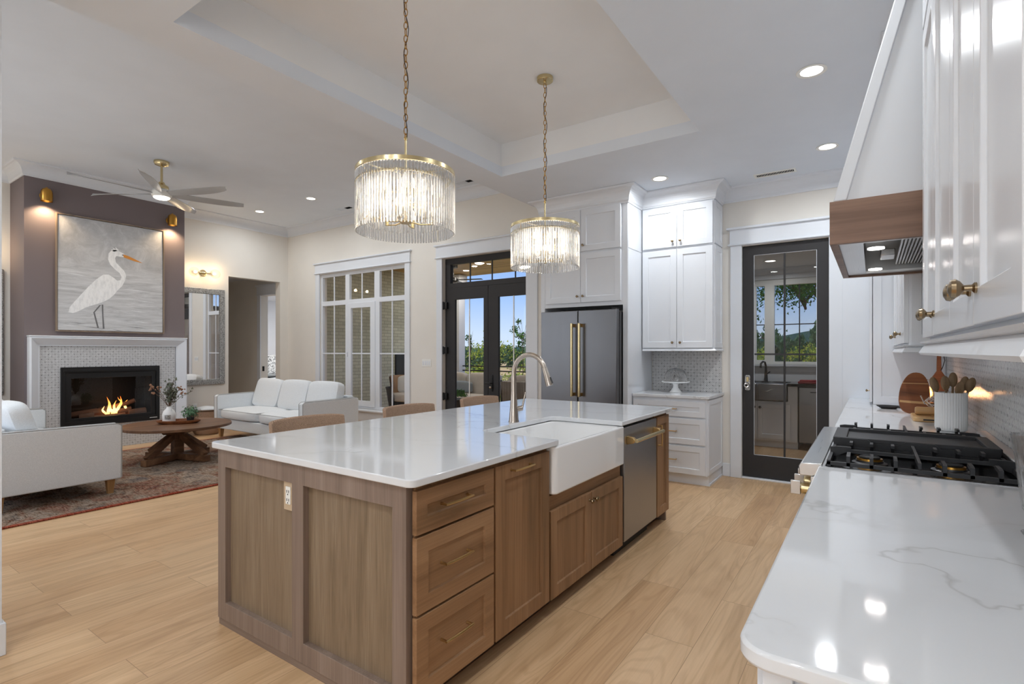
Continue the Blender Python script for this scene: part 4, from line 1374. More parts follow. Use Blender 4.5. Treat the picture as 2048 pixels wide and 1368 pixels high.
t = thing('ceiling_vent', 'white slotted air vent in the kitchen ceiling before the pantry door', 'vent', (-.80, 5.76, KC))
obj('vent_frame', B().wall('z', KC - .006, .006, -.985, -.61, 5.70, 5.82, [(-.965, -.63, 5.72, 5.80)]), 'plastic', t)
obj('vent_backing', B().box(-.965, -.63, 5.72, 5.80, KC - .0015, KC - .0005), 'slot_dark', t)
v = B()
for i in range(25):
    x = -.962 + i * .0138
    v.box(x, x + .004, 5.72, 5.80, KC - .0035, KC - .002)
obj('vent_louver', v, 'plastic', t)
for i, (x, y, lb) in enumerate(((-4.78, 5.80, 'dark square vent in the living room ceiling beside the beam'), (-7.36, 5.74, 'small vent in the living room ceiling near the corner'))):
    t = thing('ceiling_vent', lb, 'vent', (x, y, LC))
    obj('vent_frame', B().wall('z', LC - .006, .006, x - .19, x + .19, y - .065, y + .065, [(x - .17, x + .17, y - .045, y + .045)]), 'ceiling', t)
    obj('vent_backing', B().box(x - .17, x + .17, y - .045, y + .045, LC - .0015, LC - .0005), 'slot_dark', t)
    v = B()
    for k in range(10): v.box(x - .17, x + .02, y - .045 + k * .009, y - .040 + k * .009, LC - .005, LC - .002)
    obj('vent_louver', v, 'ceiling', t)


# ------------------------------------------------------------------ counter stools
def make_stool():
    t = thing('counter_stool', 'x', 'stool', (0, 0, 0), 'woven counter stools along the island')
    # faces +x, back at x = 0 .. backrest curved round
    def ring(z, R, a):
        return [(-R * math.cos(q) + .40, R * 1.0 * math.sin(q) * .62, z) for q in a]
    N = 14
    vs = []
    rows = []
    for (z, off) in ((.62, 0.0), (.70, .0), (.80, -.008), (.90, -.02), (.945, -.026)):
        row = []
        for i in range(N + 1):
            u = -1 + 2 * i / N
            y = .262 * math.sin(u * 1.25) / math.sin(1.25)
            x = .075 * (u * u) ** 1.2 + off
            row.append((x, y, z + (.010 * (1 - u * u) if z > .93 else 0)))
        rows.append(row)
    b = B()
    k = len(rows); V = []; F = []
    for d in (0, .034):
        for row in rows:
            for p in row: V.append((p[0] + d, p[1] * (1 - d * .4), p[2]))
    W = N + 1; T = k * W
    for r in range(k - 1):
        for i in range(N):
            F.append((r * W + i, r * W + i + 1, (r + 1) * W + i + 1, (r + 1) * W + i))
            F.append((T + r * W + i, T + (r + 1) * W + i, T + (r + 1) * W + i + 1, T + r * W + i + 1))
        for i in (0, N): F.append((r * W + i, (r + 1) * W + i, T + (r + 1) * W + i, T + r * W + i))
    for i in range(N):
        F.append((i, i + 1, T + i + 1, T + i)); q = (k - 1) * W
        F.append((q + i, q + i + 1, T + q + i + 1, T + q + i))
    b.add(V, F, True)
    obj('backrest', b, 'stool', t, bev=.008, seg=3)
    obj('seat', B().prism(rounded(.04, .49, -.23, .23, .06), .60, .655), 'stool', t, bev=.015, seg=3)
    for x in (.07, .46):
        for y in (-.20, .20):
            obj('leg', B().tube([(x, y, .60), (x + (.02 if x > .2 else -.02), y * 1.06, 0)], [.019, .013], 10), 'legwood', t)
    for y in (-.208, .208): obj('stretcher', B().tube([(.06, y, .25), (.47, y, .25)], .010, 8), 'legwood', t)
    obj('footrest', B().tube([(.478, -.21, .20), (.478, .21, .20)], .011, 8), 'legwood', t)
    return t


st = make_stool()
st['label'] = 'woven counter stool nearest the living room rug end of the island'
st.location = (-3.00, 2.015, 0)
dup(st, (-3.00, 2.895, 0), None, 'woven counter stool in the middle of the island row')
dup(st, (-3.00, 3.775, 0), None, 'woven counter stool in front of the French doors')


# ------------------------------------------------------------------ things on the right counters
t = thing('utensil_crock', 'white ribbed ceramic crock holding the wooden spoons', 'crock', (.370, 3.90, .914))
cx, cy, r = .370, 3.90, .074
prof = [(0, 0), (r * .80, 0), (r * .95, .008), (r, .022), (r, .215), (r * .985, .219), (r * .93, .219), (r * .93, .03), (0, .03)]
b = B().lathe(prof, (0, 0, .9145), 144)
for i, (x, y, z) in enumerate(b.v):
    rr = math.hypot(x, y)
    if rr > r * .985 and .93 < z < 1.14:
        q = math.atan2(y, x); s_ = 1 - .07 * (0.5 - .5 * math.cos(q * 36)); x *= s_; y *= s_
    b.v[i] = (x + cx, y + cy, z)
obj('crock_body', b, 'whitemat', t, angle=60)
random.seed(3)
M['spoonwood'] = wood('spoon_wood', srgb(112, 88, 62), srgb(142, 116, 86), srgb(160, 134, 104), 'z', 2)
for i, (dx, dy, tx, ty, h, lb) in enumerate(((-.045, .0, -.075, .02, .085, 'dark wooden spatula at the left rim of the crock'), (-.02, -.03, -.030, -.045, .10, 'broad wooden spoon leaning over the front of the crock'),
        (.012, .02, .012, .03, .125, 'tallest wooden spoon standing in the middle of the crock'), (.025, -.02, .035, -.035, .055, 'low wooden ladle facing the front of the crock'),
        (.04, .02, .062, .02, .095, 'wooden spoon behind the ladle in the crock'), (.05, -.01, .088, .0, .09, 'wooden spoon at the right rim of the crock'))):
    a = Vector((cx + dx * .4, cy + dy * .4, .95)); c = Vector((cx + tx, cy + ty, 1.112 + h * .85))
    m = a.lerp(c, .80)
    b = B().tube([a, m], .006, 8)
    ax = (c - a).normalized()
    b2 = B().ball((0, 0, 0), 1, 14, 10, (.021, .008, .043))
    q = Vector((0, 0, 1)).rotation_difference(ax)
    ctr = m + ax * .040
    b2.v = [tuple(q @ Vector(p) + ctr) for p in b2.v]
    b.add(b2.v, b2.f, True)
    obj('wooden_spoon', b, 'spoonwood', label=lb, cat='spoon', group='wooden spoons in the crock')

# oval cutting board leaning on the wall behind
M['acacia'] = wood('acacia_board', srgb(96, 56, 34), srgb(136, 84, 52), srgb(160, 104, 66), 'x', 1.2, .35)
M['maple'] = wood('maple_stripe', srgb(180, 140, 92), srgb(202, 162, 112), srgb(214, 178, 130), 'x', 1.2, .35)
t = thing('cutting_board', 'rounded acacia cutting board with pale stripes leaning in the corner', 'cutting board', (.27, 4.72, .914))
pts = []
for i in range(36):
    q = 2 * PI * i / 36
    s_ = 1.0 - .16 * math.sin(q)
    pts.append((.248 + .088 * s_ * math.copysign(abs(math.cos(q)) ** .8, math.cos(q)) + .012 * math.sin(q), 1.075 + .150 * math.copysign(abs(math.sin(q)) ** .9, math.sin(q))))


def lean(b, y0=4.70, z0=.925, a=math.radians(14)):
    for i, (x, y, z) in enumerate(b.v):
        dz = z - z0; dy = y - y0
        b.v[i] = (x, y0 + dy * math.cos(a) + dz * math.sin(a), z0 + dz * math.cos(a) - dy * math.sin(a))
    return b


obj('board', lean(B().prism(pts, 4.70, 4.722, 'xz')), 'acacia', t, bev=.004)
for z0, z1, dz in ((.995, 1.015, .004), (1.140, 1.146, .0)):
    ins = [p for p in pts]
    xa = lambda z: (min(p[0] for p in pts if abs(p[1] - z) < .03) + .006, max(p[0] for p in pts if abs(p[1] - z) < .03) - .006)
    l, r_ = xa((z0 + z1) / 2)
    obj('inlay_stripe', lean(B().prism([(l, z0 + dz * 2), (r_, z0), (r_, z1 - dz), (l, z1 + dz)], 4.6988, 4.6999, 'xz')), 'maple', t)
# paddle board with strap behind the candle
t = thing('paddle_board', 'long-handled wooden paddle board with a leather strap against the mosaic', 'cutting board', (.40, 5.05, .914))
b = B().prism([(.36, .9155), (.46, .9155), (.465, 1.15), (.425, 1.22), (.422, 1.37), (.398, 1.37), (.395, 1.22), (.355, 1.15)], 5.04, 5.06, 'xz')
obj('board', b, 'acacia', t, bev=.004)
obj('leather_strap', B().tube([(.395, 5.035, 1.375), (.41, 5.032, 1.36), (.435, 5.03, 1.34), (.442, 5.03, 1.30), (.430, 5.03, 1.25), (.42, 5.03, 1.225)], .003, 6), 'black', t)
# candle jar glowing
t = thing('glass_candle', 'faceted glass candle jar glowing amber in the corner', 'candle', (.345, 4.88, .914))
jb = B().lathe([(0, 0), (.042, 0), (.045, .01), (.040, .09), (.046, .15), (.036, .17), (.020, .19), (.026, .22), (.020, .25), (.016, .25), (.020, .22), (.014, .19), (.032, .17), (.041, .15), (.036, .09), (.040, .012), (0, .010)], (.345, 4.88, .9145), 12)
obj('jar', jb, 'crystal', t, angle=15)
obj('wax', B().cyl((.345, 4.88, .926), .036, .07, 20), 'maple', t)
M['amber'] = emit('amber_flame', (1.0, .42, .10, 1), 14)
obj('flame', B().lathe([(0, 0), (.010, .012), (.013, .03), (.008, .055), (0, .08)], (.345, 4.88, 1.03), 12), 'amber', t)
d = bpy.data.lights.new('candle_glow', 'POINT'); d.energy = 1.1; d.color = (1, .5, .22); d.shadow_soft_size = .03
lo = bpy.data.objects.new('candle_glow', d); COL.objects.link(lo); lo.parent = t; lo.location = (0, -.05, .17)
# serving tray with rolling pin and whisk-like cutters
t = thing('serving_tray', 'wooden serving board with a slot handle beside the crock', 'tray', (.30, 4.38, .914))
trp = rounded(.215, .42, 4.27, 4.56, .03)
obj('board', B().prism(trp, .9145, .945), 'maple', t, bev=.006)
obj('slot_handle', B().prism(rounded(.268, .36, 4.266, 4.27, .0019, 3), .925, .933), 'black', t)
t = thing('rolling_pin', 'short wooden rolling pin lying on the serving board', 'rolling pin', (.32, 4.42, .9455))
obj('roller', B().lathe([(0, 0), (.022, .002), (.027, .012), (.027, .20), (.022, .21), (0, .212)], (.232, 4.42, .973), 20, 'x'), 'maple', t)
t = thing('metal_cutters', 'bundle of small metal cookie cutters resting on the rolling pin', 'cookie cutters', (.32, 4.44, 1.0))
for i in range(4):
    q = i * 1.3
    pts = [(.315 + .014 * i * .6 + .028 * math.cos(k * PI / 5) * (1 + .25 * math.cos(k * PI / 5 * 4)), 4.42 + .006 * i, 1.032 + .012 * math.sin(q) + .028 * math.sin(k * PI / 5)) for k in range(10)]
    obj('cutter', B().tube(pts, .0028, 5, True), 'nickel', t)
obj('handle', B().tube([(.285, 4.40, 1.02), (.262, 4.39, 1.075)], .004, 6), 'nickel', t)
# spoon rest
t = thing('spoon_rest', 'dark pewter spoon rest on the far counter', 'spoon rest', (.12, 5.08, .914))
obj('dish', B().ball((0, 0, 0), 1, 20, 10, (.075, .045, .012)), 'iron', t) if False else None
b = B().lathe([(0, 0), (.05, .0), (.080, .016), (.085, .024), (.078, .022), (.05, .006), (0, .006)], (0, 0, 0), 28)
b.v = [(x * .95 + .105, y * .75 + 5.12, z + .9145) for x, y, z in b.v]
obj('dish', b, 'iron', t)
obj('handle', B().tube([(.165, 5.08, .934), (.20, 5.05, .932), (.235, 5.03, .928)], [.010, .008, .006], 8), 'iron', t)
# cut-glass vase at the edge of the frame
t = thing('cut_glass_vase', 'tall cut-glass vase standing on the near counter against the mosaic', 'vase', (.345, 1.80, .914))
b = B().lathe([(0, 0), (.046, 0), (.050, .006), (.030, .022), (.022, .040), (.028, .055), (.046, .080), (.050, .12), (.058, .20), (.066, .27), (.072, .31), (.068, .31), (.060, .26), (.050, .19), (.040, .12), (.034, .085), (0, .07)], (0, 0, 0), 48)
for i, (x, y, z) in enumerate(b.v):
    q = math.atan2(y, x)
    if z > .06: s_ = 1 + .06 * math.cos(q * 12 + z * 60); x *= s_; y *= s_
    b.v[i] = (x * .8 + .345, y * .8 + 1.80, z * .8 + .9145)
obj('vase_body', b, 'crystal2', t, angle=18)


# ------------------------------------------------------------------ fireplace
t = thing('fireplace_surround', 'white mitred frame around the marble mosaic fireplace', 'fireplace surround', (-8.9, 2.97, 0))
oy0, oy1, iy0, iy1, oz, iz = 2.046, 3.905, 2.170, 3.770, 1.555, 1.437
xf = -8.937
fr = B()
prof = [(0.0, 0.0), (0.0, .105), (.018, .115), (.105, .030), (.118, .030), (.122, .0)]   # (inwards, outwards)
rows = []
for d, o in prof:
    rows.append([(xf + o, oy0 + d, 0), (xf + o, oy0 + d, oz - d), (xf + o, oy1 - d, oz - d), (xf + o, oy1 - d, 0)])
V = [p for r in rows for p in r]
F = []
for i in range(len(rows)):
    j = (i + 1) % len(rows)
    for k in range(3): F.append((i * 4 + k, i * 4 + k + 1, j * 4 + k + 1, j * 4 + k))
F.append(tuple(i * 4 for i in range(len(rows)))); F.append(tuple(i * 4 + 3 for i in range(len(rows)))[::-1])
fr.add(V, F)
obj('mitred_frame', fr, 'trim', t)
obj('mantel_edge', B().box(xf, xf + .118, oy0 - .006, oy1 + .006, oz, oz + .016), 'trim', t, bev=.003)
obj('mosaic_field', B().wall('x', xf + .001, .012, iy0 - .005, iy1 + .005, 0, iz + .005, [(2.378, 3.554, .338, 1.15)]), 'tile_fp', t)

t = thing('gas_fireplace', 'black gas fireplace insert with a lit log fire', 'fireplace', (-8.93, 2.97, .338))
gy0, gy1, gz0, gz1 = 2.378, 3.554, .338, 1.15
x = xf + .013
obj('outer_frame', B().wall('x', x, .022, gy0, gy1, gz0, gz1, [(gy0 + .045, gy1 - .045, gz0 + .075, gz1 - .075)]), 'black', t, bev=.003)
obj('inner_frame', B().wall('x', x - .02, .028, gy0 + .045, gy1 - .045, gz0 + .075, gz1 - .075, [(gy0 + .115, gy1 - .105, gz0 + .115, gz1 - .155)]), 'black', t, bev=.004)
obj('louver', B().box(x + .004, x + .03, gy0 + .03, gy1 - .03, gz1 - .062, gz1 - .03), 'black', t, bev=.003)
M['firebrick'] = plain('dark_firebox_lining', srgb(17, 16, 16), .9)
obj('firebox', B().wall('x', x - .40, -.01, gy0 + .03, gy1 - .03, gz0 + .02, gz1 - .02).box(x - .40, x - .02, gy0 + .03, gy0 + .04, gz0 + .02, gz1 - .02)
    .box(x - .40, x - .02, gy1 - .04, gy1 - .03, gz0 + .02, gz1 - .02).box(x - .40, x - .02, gy0 + .04, gy1 - .04, gz0 + .02, gz0 + .06)
    .box(x - .40, x - .02, gy0 + .04, gy1 - .04, gz1 - .06, gz1 - .02), 'firebrick', t)
obj('fire_glass', B().box(x - .006, x - .003, gy0 + .11, gy1 - .10, gz0 + .11, gz1 - .15), 'glass', t)
M['log'] = plain('charred_log', srgb(88, 60, 44), .9)
lg = obj('log_set', B().tube([(x - .30, 2.55, .47), (x - .26, 2.85, .50), (x - .24, 3.02, .47)], [.045, .05, .04], 10), 'log', t)
for pp, rr in (([(x - .15, 2.62, .44), (x - .12, 2.78, .46)], .05), ([(x - .14, 3.20, .45), (x - .12, 3.42, .47)], .055), ([(x - .30, 2.9, .52), (x - .16, 3.2, .60), (x - .12, 3.28, .64)], .032), ([(x - .22, 3.0, .46), (x - .16, 3.25, .50)], .05), ([(x - .12, 2.75, .43), (x - .10, 3.15, .44)], .03)):
    obj('log', B().tube(pp, rr, 10), 'log', lg)
n_ = NT('fire_flame')
v_ = n_.coord()
s_ = n_.n('ShaderNodeSeparateXYZ'); n_.l(v_, s_.inputs[0])
h_ = n_.math('DIVIDE', n_.math('SUBTRACT', s_.outputs['Z'], .11), .26)
f_ = n_.math('ADD', h_, n_.math('MULTIPLY', n_.math('SUBTRACT', n_.noise(v_, 22, 3, .6), .5), .5))
c_ = n_.ramp(f_, [(0, (1, .30, .04, 1)), (.25, (1, .72, .28, 1)), (.55, (1, .45, .08, 1)), (1, (.8, .12, .01, 1))])
e_ = n_.n('ShaderNodeEmission'); n_.l(c_, e_.inputs[0]); e_.inputs[1].default_value = 2.6
n_.l(e_.outputs[0], n_.out.inputs[0])
M['flame'] = n_.m
random.seed(5)
for (y0_, z0_, hh, ww, lean_) in ((2.98, .44, .27, .030, -.02), (3.03, .45, .20, .026, .03), (3.09, .47, .24, .028, .03), (3.15, .48, .17, .024, .05), (3.01, .43, .13, .040, .0), (3.06, .44, .12, .042, .02), (2.93, .46, .12, .02, -.03), (3.12, .55, .15, .014, -.02)):
    pts = []; rs = []
    for k in range(9):
        q = k / 8
        pts.append((x - .17 + .012 * math.sin(q * 7 + y0_ * 30), y0_ + lean_ * q + .016 * math.sin(q * 6 + y0_ * 50), z0_ + hh * q))
        rs.append(ww * .8 * (math.sin(PI * min(1, q * .75 + .22)) ** 1.0) * (1 - q) ** .45 + .001)
    obj('flame', B().tube(pts, rs, 8), 'flame', lg)
obj('ember_bed', B().prism(rounded(x - .28, x - .06, 2.80, 3.22, .08), gz0 + .06, gz0 + .075), plain('ember', srgb(60, 26, 14), .9, emis=(1, .2, .03, 1), es=.6), t)
obj('maker_mark', B().box(x + .0225, x + .0235, 3.42, 3.52, .372, .380), 'plastic', t)
d = bpy.data.lights.new('fire_glow', 'POINT'); d.energy = 2.0; d.color = (1, .42, .14); d.shadow_soft_size = .08
lo = bpy.data.objects.new('fire_glow', d); COL.objects.link(lo); lo.parent = t; lo.location = (.01 - .15, .08, .25)

# ------------------------------------------------------------------ heron painting
ax0, ax1, az0, az1 = 2.325, 3.612, 1.632, 3.204
xa = xf + .004
t = thing('heron_painting', 'large square painting of a white heron wading, above the fireplace', 'painting', (xf, 2.97, az0))
obj('float_frame', B().wall('x', xa, .045, ax0, ax1, az0, az1, [(ax0 + .014, ax1 - .014, az0 + .014, az1 - .014)]), wood('frame_wood', srgb(120, 104, 90), srgb(140, 124, 108), srgb(158, 142, 126), 'z'), t)
n_ = NT('painted_water_and_sky')
v_ = n_.coord()
s_ = n_.n('ShaderNodeSeparateXYZ'); n_.l(v_, s_.inputs[0])
wat = n_.noise(n_.mapping(v_, (1, 1.6, 15)), 1.5, 7, .72, .8)
sky = n_.noise(v_, 4.5, 8, .75, .8)
hz = n_.ramp(n_.math('ADD', s_.outputs['Z'], n_.math('MULTIPLY', sky, .12)), [(.92, (1, 1, 1, 1)), (1.06, (0, 0, 0, 1))])
cw = n_.ramp(wat, [(.30, srgb(160, 161, 163)), (.45, srgb(190, 191, 193)), (.6, srgb(206, 207, 209)), (.75, srgb(228, 228, 230))])
cs = n_.ramp(sky, [(.30, srgb(166, 167, 169)), (.5, srgb(184, 185, 187)), (.70, srgb(206, 207, 209))])
n_.bsdf(n_.mix(hz, cs, cw), .8, normal=n_.bump(wat, .15, .002))
M['canvas'] = n_.m
cvs = obj('canvas', B().box(xa + .004, xa + .034, ax0 + .020, ax1 - .020, az0 + .020, az1 - .020), 'canvas', t)
n_ = NT('painted_white_feathers')
v_ = n_.coord()
f_ = n_.noise(n_.mapping(v_, (1, 30, 9), (.6, 0, 0)), 1, 5, .7)
n_.bsdf(n_.ramp(f_, [(.35, srgb(222, 224, 226)), (.55, srgb(240, 241, 242))]), .8)
M['feather'] = n_.m
xc = xa + .0345


def ipt(px, py, depth=0.0):
    """picture coordinates of the painting: 0..1 across, 0..1 down"""
    return (ax0 + .02 + px * (ax1 - ax0 - .04), az1 - .02 - py * (az1 - az0 - .04))


def paint(name, pts, mat, lay=0):
    b = B().prism([ipt(*p) for p in pts], xc + lay * .0006, xc + lay * .0006 + .0005, 'yz')
    return obj(name, b, mat, cvs)


body = [(.10, .80), (.14, .75), (.20, .68), (.27, .60), (.34, .53), (.40, .485), (.45, .48), (.50, .505), (.535, .53), (.565, .52), (.575, .49), (.555, .455), (.51, .425), (.465, .385), (.445, .34), (.45, .285), (.475, .255), (.515, .243),
        (.56, .255), (.60, .272), (.615, .29), (.60, .302), (.56, .302), (.525, .300), (.512, .32), (.52, .36), (.56, .395), (.60, .43), (.62, .47), (.61, .52), (.58, .575), (.535, .62), (.50, .665), (.455, .705), (.40, .735), (.35, .755), (.30, .772), (.24, .795), (.18, .83), (.13, .85), (.09, .845)]
M['grey_paint'] = plain('grey_paint', srgb(112, 112, 114), .8)
M['orange_paint'] = plain('orange_paint', srgb(206, 138, 62), .7)
M['dark_paint'] = plain('dark_paint', srgb(58, 58, 60), .8)
b = B()
for k in range(len(body)): pass


def tri(pts):
    """ear clip of a simple polygon"""
    from mathutils.geometry import tessellate_polygon
    return [tuple(f) for f in tessellate_polygon([[Vector((p[0], p[1], 0)) for p in pts]])]


def flat(name, pts, mat, lay=0):
    P = [ipt(*p) for p in pts]; n = len(P); T = tri(P)
    x0_ = xc + lay * .0006; x1_ = x0_ + .0005
    V = [(x0_, a, c) for a, c in P] + [(x1_, a, c) for a, c in P]
    F = [f for f in T] + [tuple(i + n for i in f) for f in T] + [(i, (i + 1) % n, n + (i + 1) % n, n + i) for i in range(n)]
    return obj(name, B().add(V, F), mat, cvs)


flat('heron_figure', body, 'feather', 0)
flat('heron_beak', [(.592, .276), (.64, .285), (.70, .305), (.79, .338), (.70, .328), (.62, .310), (.595, .303)], 'orange_paint', 1)
flat('heron_eye', [(.578, .283), (.588, .278), (.597, .283), (.588, .290)], 'dark_paint', 1)
flat('heron_crest', [(.50, .262), (.47, .245), (.50, .243), (.485, .225), (.52, .238), (.515, .215), (.55, .245)], 'feather', 0)
flat('heron_leg', [(.365, .765), (.38, .765), (.322, .835), (.36, .975), (.345, .975), (.308, .835)], 'grey_paint', 1)
flat('heron_leg', [(.385, .76), (.40, .76), (.402, .86), (.412, .98), (.396, .98), (.390, .86)], 'grey_paint', 1)
for sx, sy, ln in ((.22, .965, .18), (.62, .955, .22), (.48, .985, .12), (.10, .93, .14), (.70, .90, .16), (.05, .50, .2), (.62, .60, .24), (.72, .70, .2), (.66, .80, .18)):
    flat('ripple_stroke', [(sx, sy), (sx + ln * .5, sy + .004), (sx + ln, sy + .012), (sx + ln * .5, sy + .009)], 'grey_paint' if sy > .9 else 'feather', 0)


# ------------------------------------------------------------------ brass picture lights on the chimney
def make_spot():
    t = thing('picture_light', 'x', 'wall light', (0, 0, 0), 'brass dome lights over the painting')
    obj('backplate', B().lathe([(0, 0), (.050, 0), (.050, .012), (.040, .018), (0, .018)], (0, 0, 0), 24, 'x'), 'goldbrass', t)
    obj('arm', B().tube([(.015, 0, 0), (.05, 0, 0)], .012, 10), 'goldbrass', t)
    obj('dome_shade', B().lathe([(.060, -.085), (.062, -.085), (.062, .02), (.056, .055), (.038, .078), (.012, .088), (.008, .098), (0, .098), (0, .083), (.036, .073), (.054, .052), (.060, .02), (.060, -.085)], (.105, 0, 0), 28), 'goldbrass', t)
    obj('bulb', B().ball((.105, 0, -.045), .026, 14, 10), 'bulb', t)
    d = bpy.data.lights.new('picture_spot', 'SPOT'); d.energy = 26; d.color = (1, .72, .44); d.spot_size = math.radians(130); d.spot_blend = .6; d.shadow_soft_size = .03
    lo = bpy.data.objects.new('picture_spot', d); COL.objects.link(lo); lo.parent = t; lo.location = (.105, 0, -.075)
    return t


pl = make_spot(); pl.location = (xf, 2.215, 3.395); pl['label'] = 'brass dome light on the window-less corner side of the heron painting'
pl['label'] = 'leftmost of the two brass dome lights above the heron painting'
dup(pl, (xf, 3.70, 3.375), None, 'rightmost of the two brass dome lights above the heron painting')

# ------------------------------------------------------------------ ceiling fan
t = thing('ceiling_fan', 'white six-blade ceiling fan with a champagne stem and a lit disc', 'ceiling fan', (-7.46, 3.0, 3.32))
hx, hy = -7.46, 3.0
obj('canopy', B().lathe([(0, LC), (.085, LC), (.088, LC - .02), (.075, LC - .045), (.030, LC - .062), (.014, LC - .064), (0, LC - .064)], (hx, hy, 0), 28), 'paleb', t)
obj('downrod', B().cyl((hx, hy, 3.49), .014, LC - .06 - 3.49, 12), 'paleb', t)
obj('motor_cap', B().lathe([(0, 3.52), (.030, 3.515), (.040, 3.49), (.075, 3.465), (.080, 3.44), (.078, 3.425), (0, 3.425)], (hx, hy, 0), 28), 'paleb', t)
obj('motor_housing', B().lathe([(0, 3.425), (.085, 3.42), (.115, 3.385), (.112, 3.345), (.095, 3.325), (0, 3.325)], (hx, hy, 0), 32), 'plastic', t)
obj('light_disc', B().lathe([(0, 3.300), (.070, 3.303), (.088, 3.315), (.090, 3.327), (0, 3.327)], (hx, hy, 0), 32), 'warmglobe', t)
area('fan_light', (0, 0, -.03), .16, 10, (0, 0, 0), (1, .95, .88), parent=t)
M['blade'] = plain('white_fan_blade', srgb(172, 172, 172), .25)
for a in (17, 66, 127, 205, 262, 320):
    q = math.radians(a)
    V = []; F = []
    N = 14
    for i in range(N + 1):
        s_ = i / N
        r = .08 + .86 * s_
        wd = (.026 + .034 * math.sin(PI * min(1, s_ * 1.0 + .0)) ** .8 + .012 * s_) if i < N - 2 else (.045, .034, .012)[i - N + 2]
        sweep_ = .10 * math.sin(s_ * 1.7)
        for k, (o, zz) in enumerate(((-wd, -.012), (0, .004), (wd, .012))):
            for dz in (0, .006):
                lx, ly = r, o + sweep_ * .9
                V.append((hx + lx * math.cos(q) - ly * math.sin(q), hy + lx * math.sin(q) + ly * math.cos(q), 3.365 - zz * (1.5) + dz + .01 * s_))
    for i in range(N):
        for k in range(2):
            a0 = i * 6 + k * 2; b0 = a0 + 6
            F.append((a0, a0 + 2, b0 + 2, b0)); F.append((a0 + 1, b0 + 1, b0 + 3, a0 + 3))
        a0 = i * 6; b0 = a0 + 6
        F.append((a0, b0, b0 + 1, a0 + 1)); F.append((a0 + 4, a0 + 5, b0 + 5, b0 + 4))
    F.append((0, 1, 3, 2)); F.append((2, 3, 5, 4)); F.append((N * 6, N * 6 + 2, N * 6 + 3, N * 6 + 1)); F.append((N * 6 + 2, N * 6 + 4, N * 6 + 5, N * 6 + 3))
    obj('fan_blade', B().add(V, F, True), 'blade', t)


# ------------------------------------------------------------------ mirrors and globe sconces on the left wall
def make_mirror():
    t = thing('wall_mirror', 'x', 'mirror', (0, 0, 0), 'silver framed mirrors beside the chimney')
    h, w_ = 1.67, .76
    obj('mirror_frame', B().wall('x', .0, .035, -w_ / 2, w_ / 2, 0, h, [(-w_ / 2 + .09, w_ / 2 - .09, .095, h - .095)]), 'silver', t, bev=.008)
    obj('mirror_glass', B().box(.004, .012, -w_ / 2 + .08, w_ / 2 - .08, .085, h - .085), 'mirror', t)
    return t


mr = make_mirror(); mr.location = (XL, 4.465, .785); mr['label'] = 'tall silver framed mirror between the chimney and the hall doorway'
dup(mr, (XL, 1.57, .785), None, 'tall silver framed mirror on the near side of the chimney')
M['clearglobe'] = glass_mat('globe_glass', (1, .97, .92, 1), .4)


def make_sconce():
    t = thing('globe_sconce', 'x', 'wall light', (0, 0, 0), 'double globe sconces over the mirrors')
    obj('backplate', B().lathe([(0, 0), (.06, 0), (.06, .014), (0, .016)], (0, 0, 0), 24, 'x'), 'paleb', t)
    obj('arm', B().tube([(.01, 0, 0), (.08, 0, 0)], .012, 10).tube([(.08, -.10, 0), (.08, .10, 0)], .011, 10), 'paleb', t)
    for s_ in (-1, 1):
        g = obj('glass_globe', B().ball((.08, s_ * .175, 0), .078, 20, 14), 'clearglobe', t)
        obj('bulb', B().ball((.08, s_ * .155, 0), .024, 12, 8, (1, 1.3, 1)), 'bulb', g)
        d = bpy.data.lights.new('sconce_bulb', 'POINT'); d.energy = 3.2; d.color = (1, .74, .45); d.shadow_soft_size = .03
        lo = bpy.data.objects.new('sconce_bulb', d); COL.objects.link(lo); lo.parent = t; lo.location = (.12, s_ * .16, 0)
    return t


sc_ = make_sconce(); sc_.location = (XL, 4.48, 2.715); sc_['label'] = 'double globe sconce above the mirror next to the hall doorway'
dup(sc_, (XL, 1.57, 2.715), None, 'double globe sconce above the mirror nearest the partition')

# switches and outlets
t = thing('light_switch', 'four-gang white switch plate between the big window and the French doors', 'light switch', (-5.81, YB, 1.12))
obj('plate', B().box(-5.905, -5.71, YB - .006, YB, 1.12, 1.24), 'plastic', t, bev=.003)
for i in range(4): obj('rocker', B().box(-5.888 + i * .044, -5.860 + i * .044, YB - .010, YB - .005, 1.147, 1.213), 'trim', t, bev=.003)
t = thing('wall_outlet', 'white outlet low on the wall under the mirror', 'outlet', (XL, 4.35, .36))
obj('plate', B().box(XL, XL + .006, 4.315, 4.387, .36, .475), 'plastic', t, bev=.002)
obj('socket', B().box(XL + .005, XL + .009, 4.333, 4.369, .385, .45), 'trim', t, bev=.002)


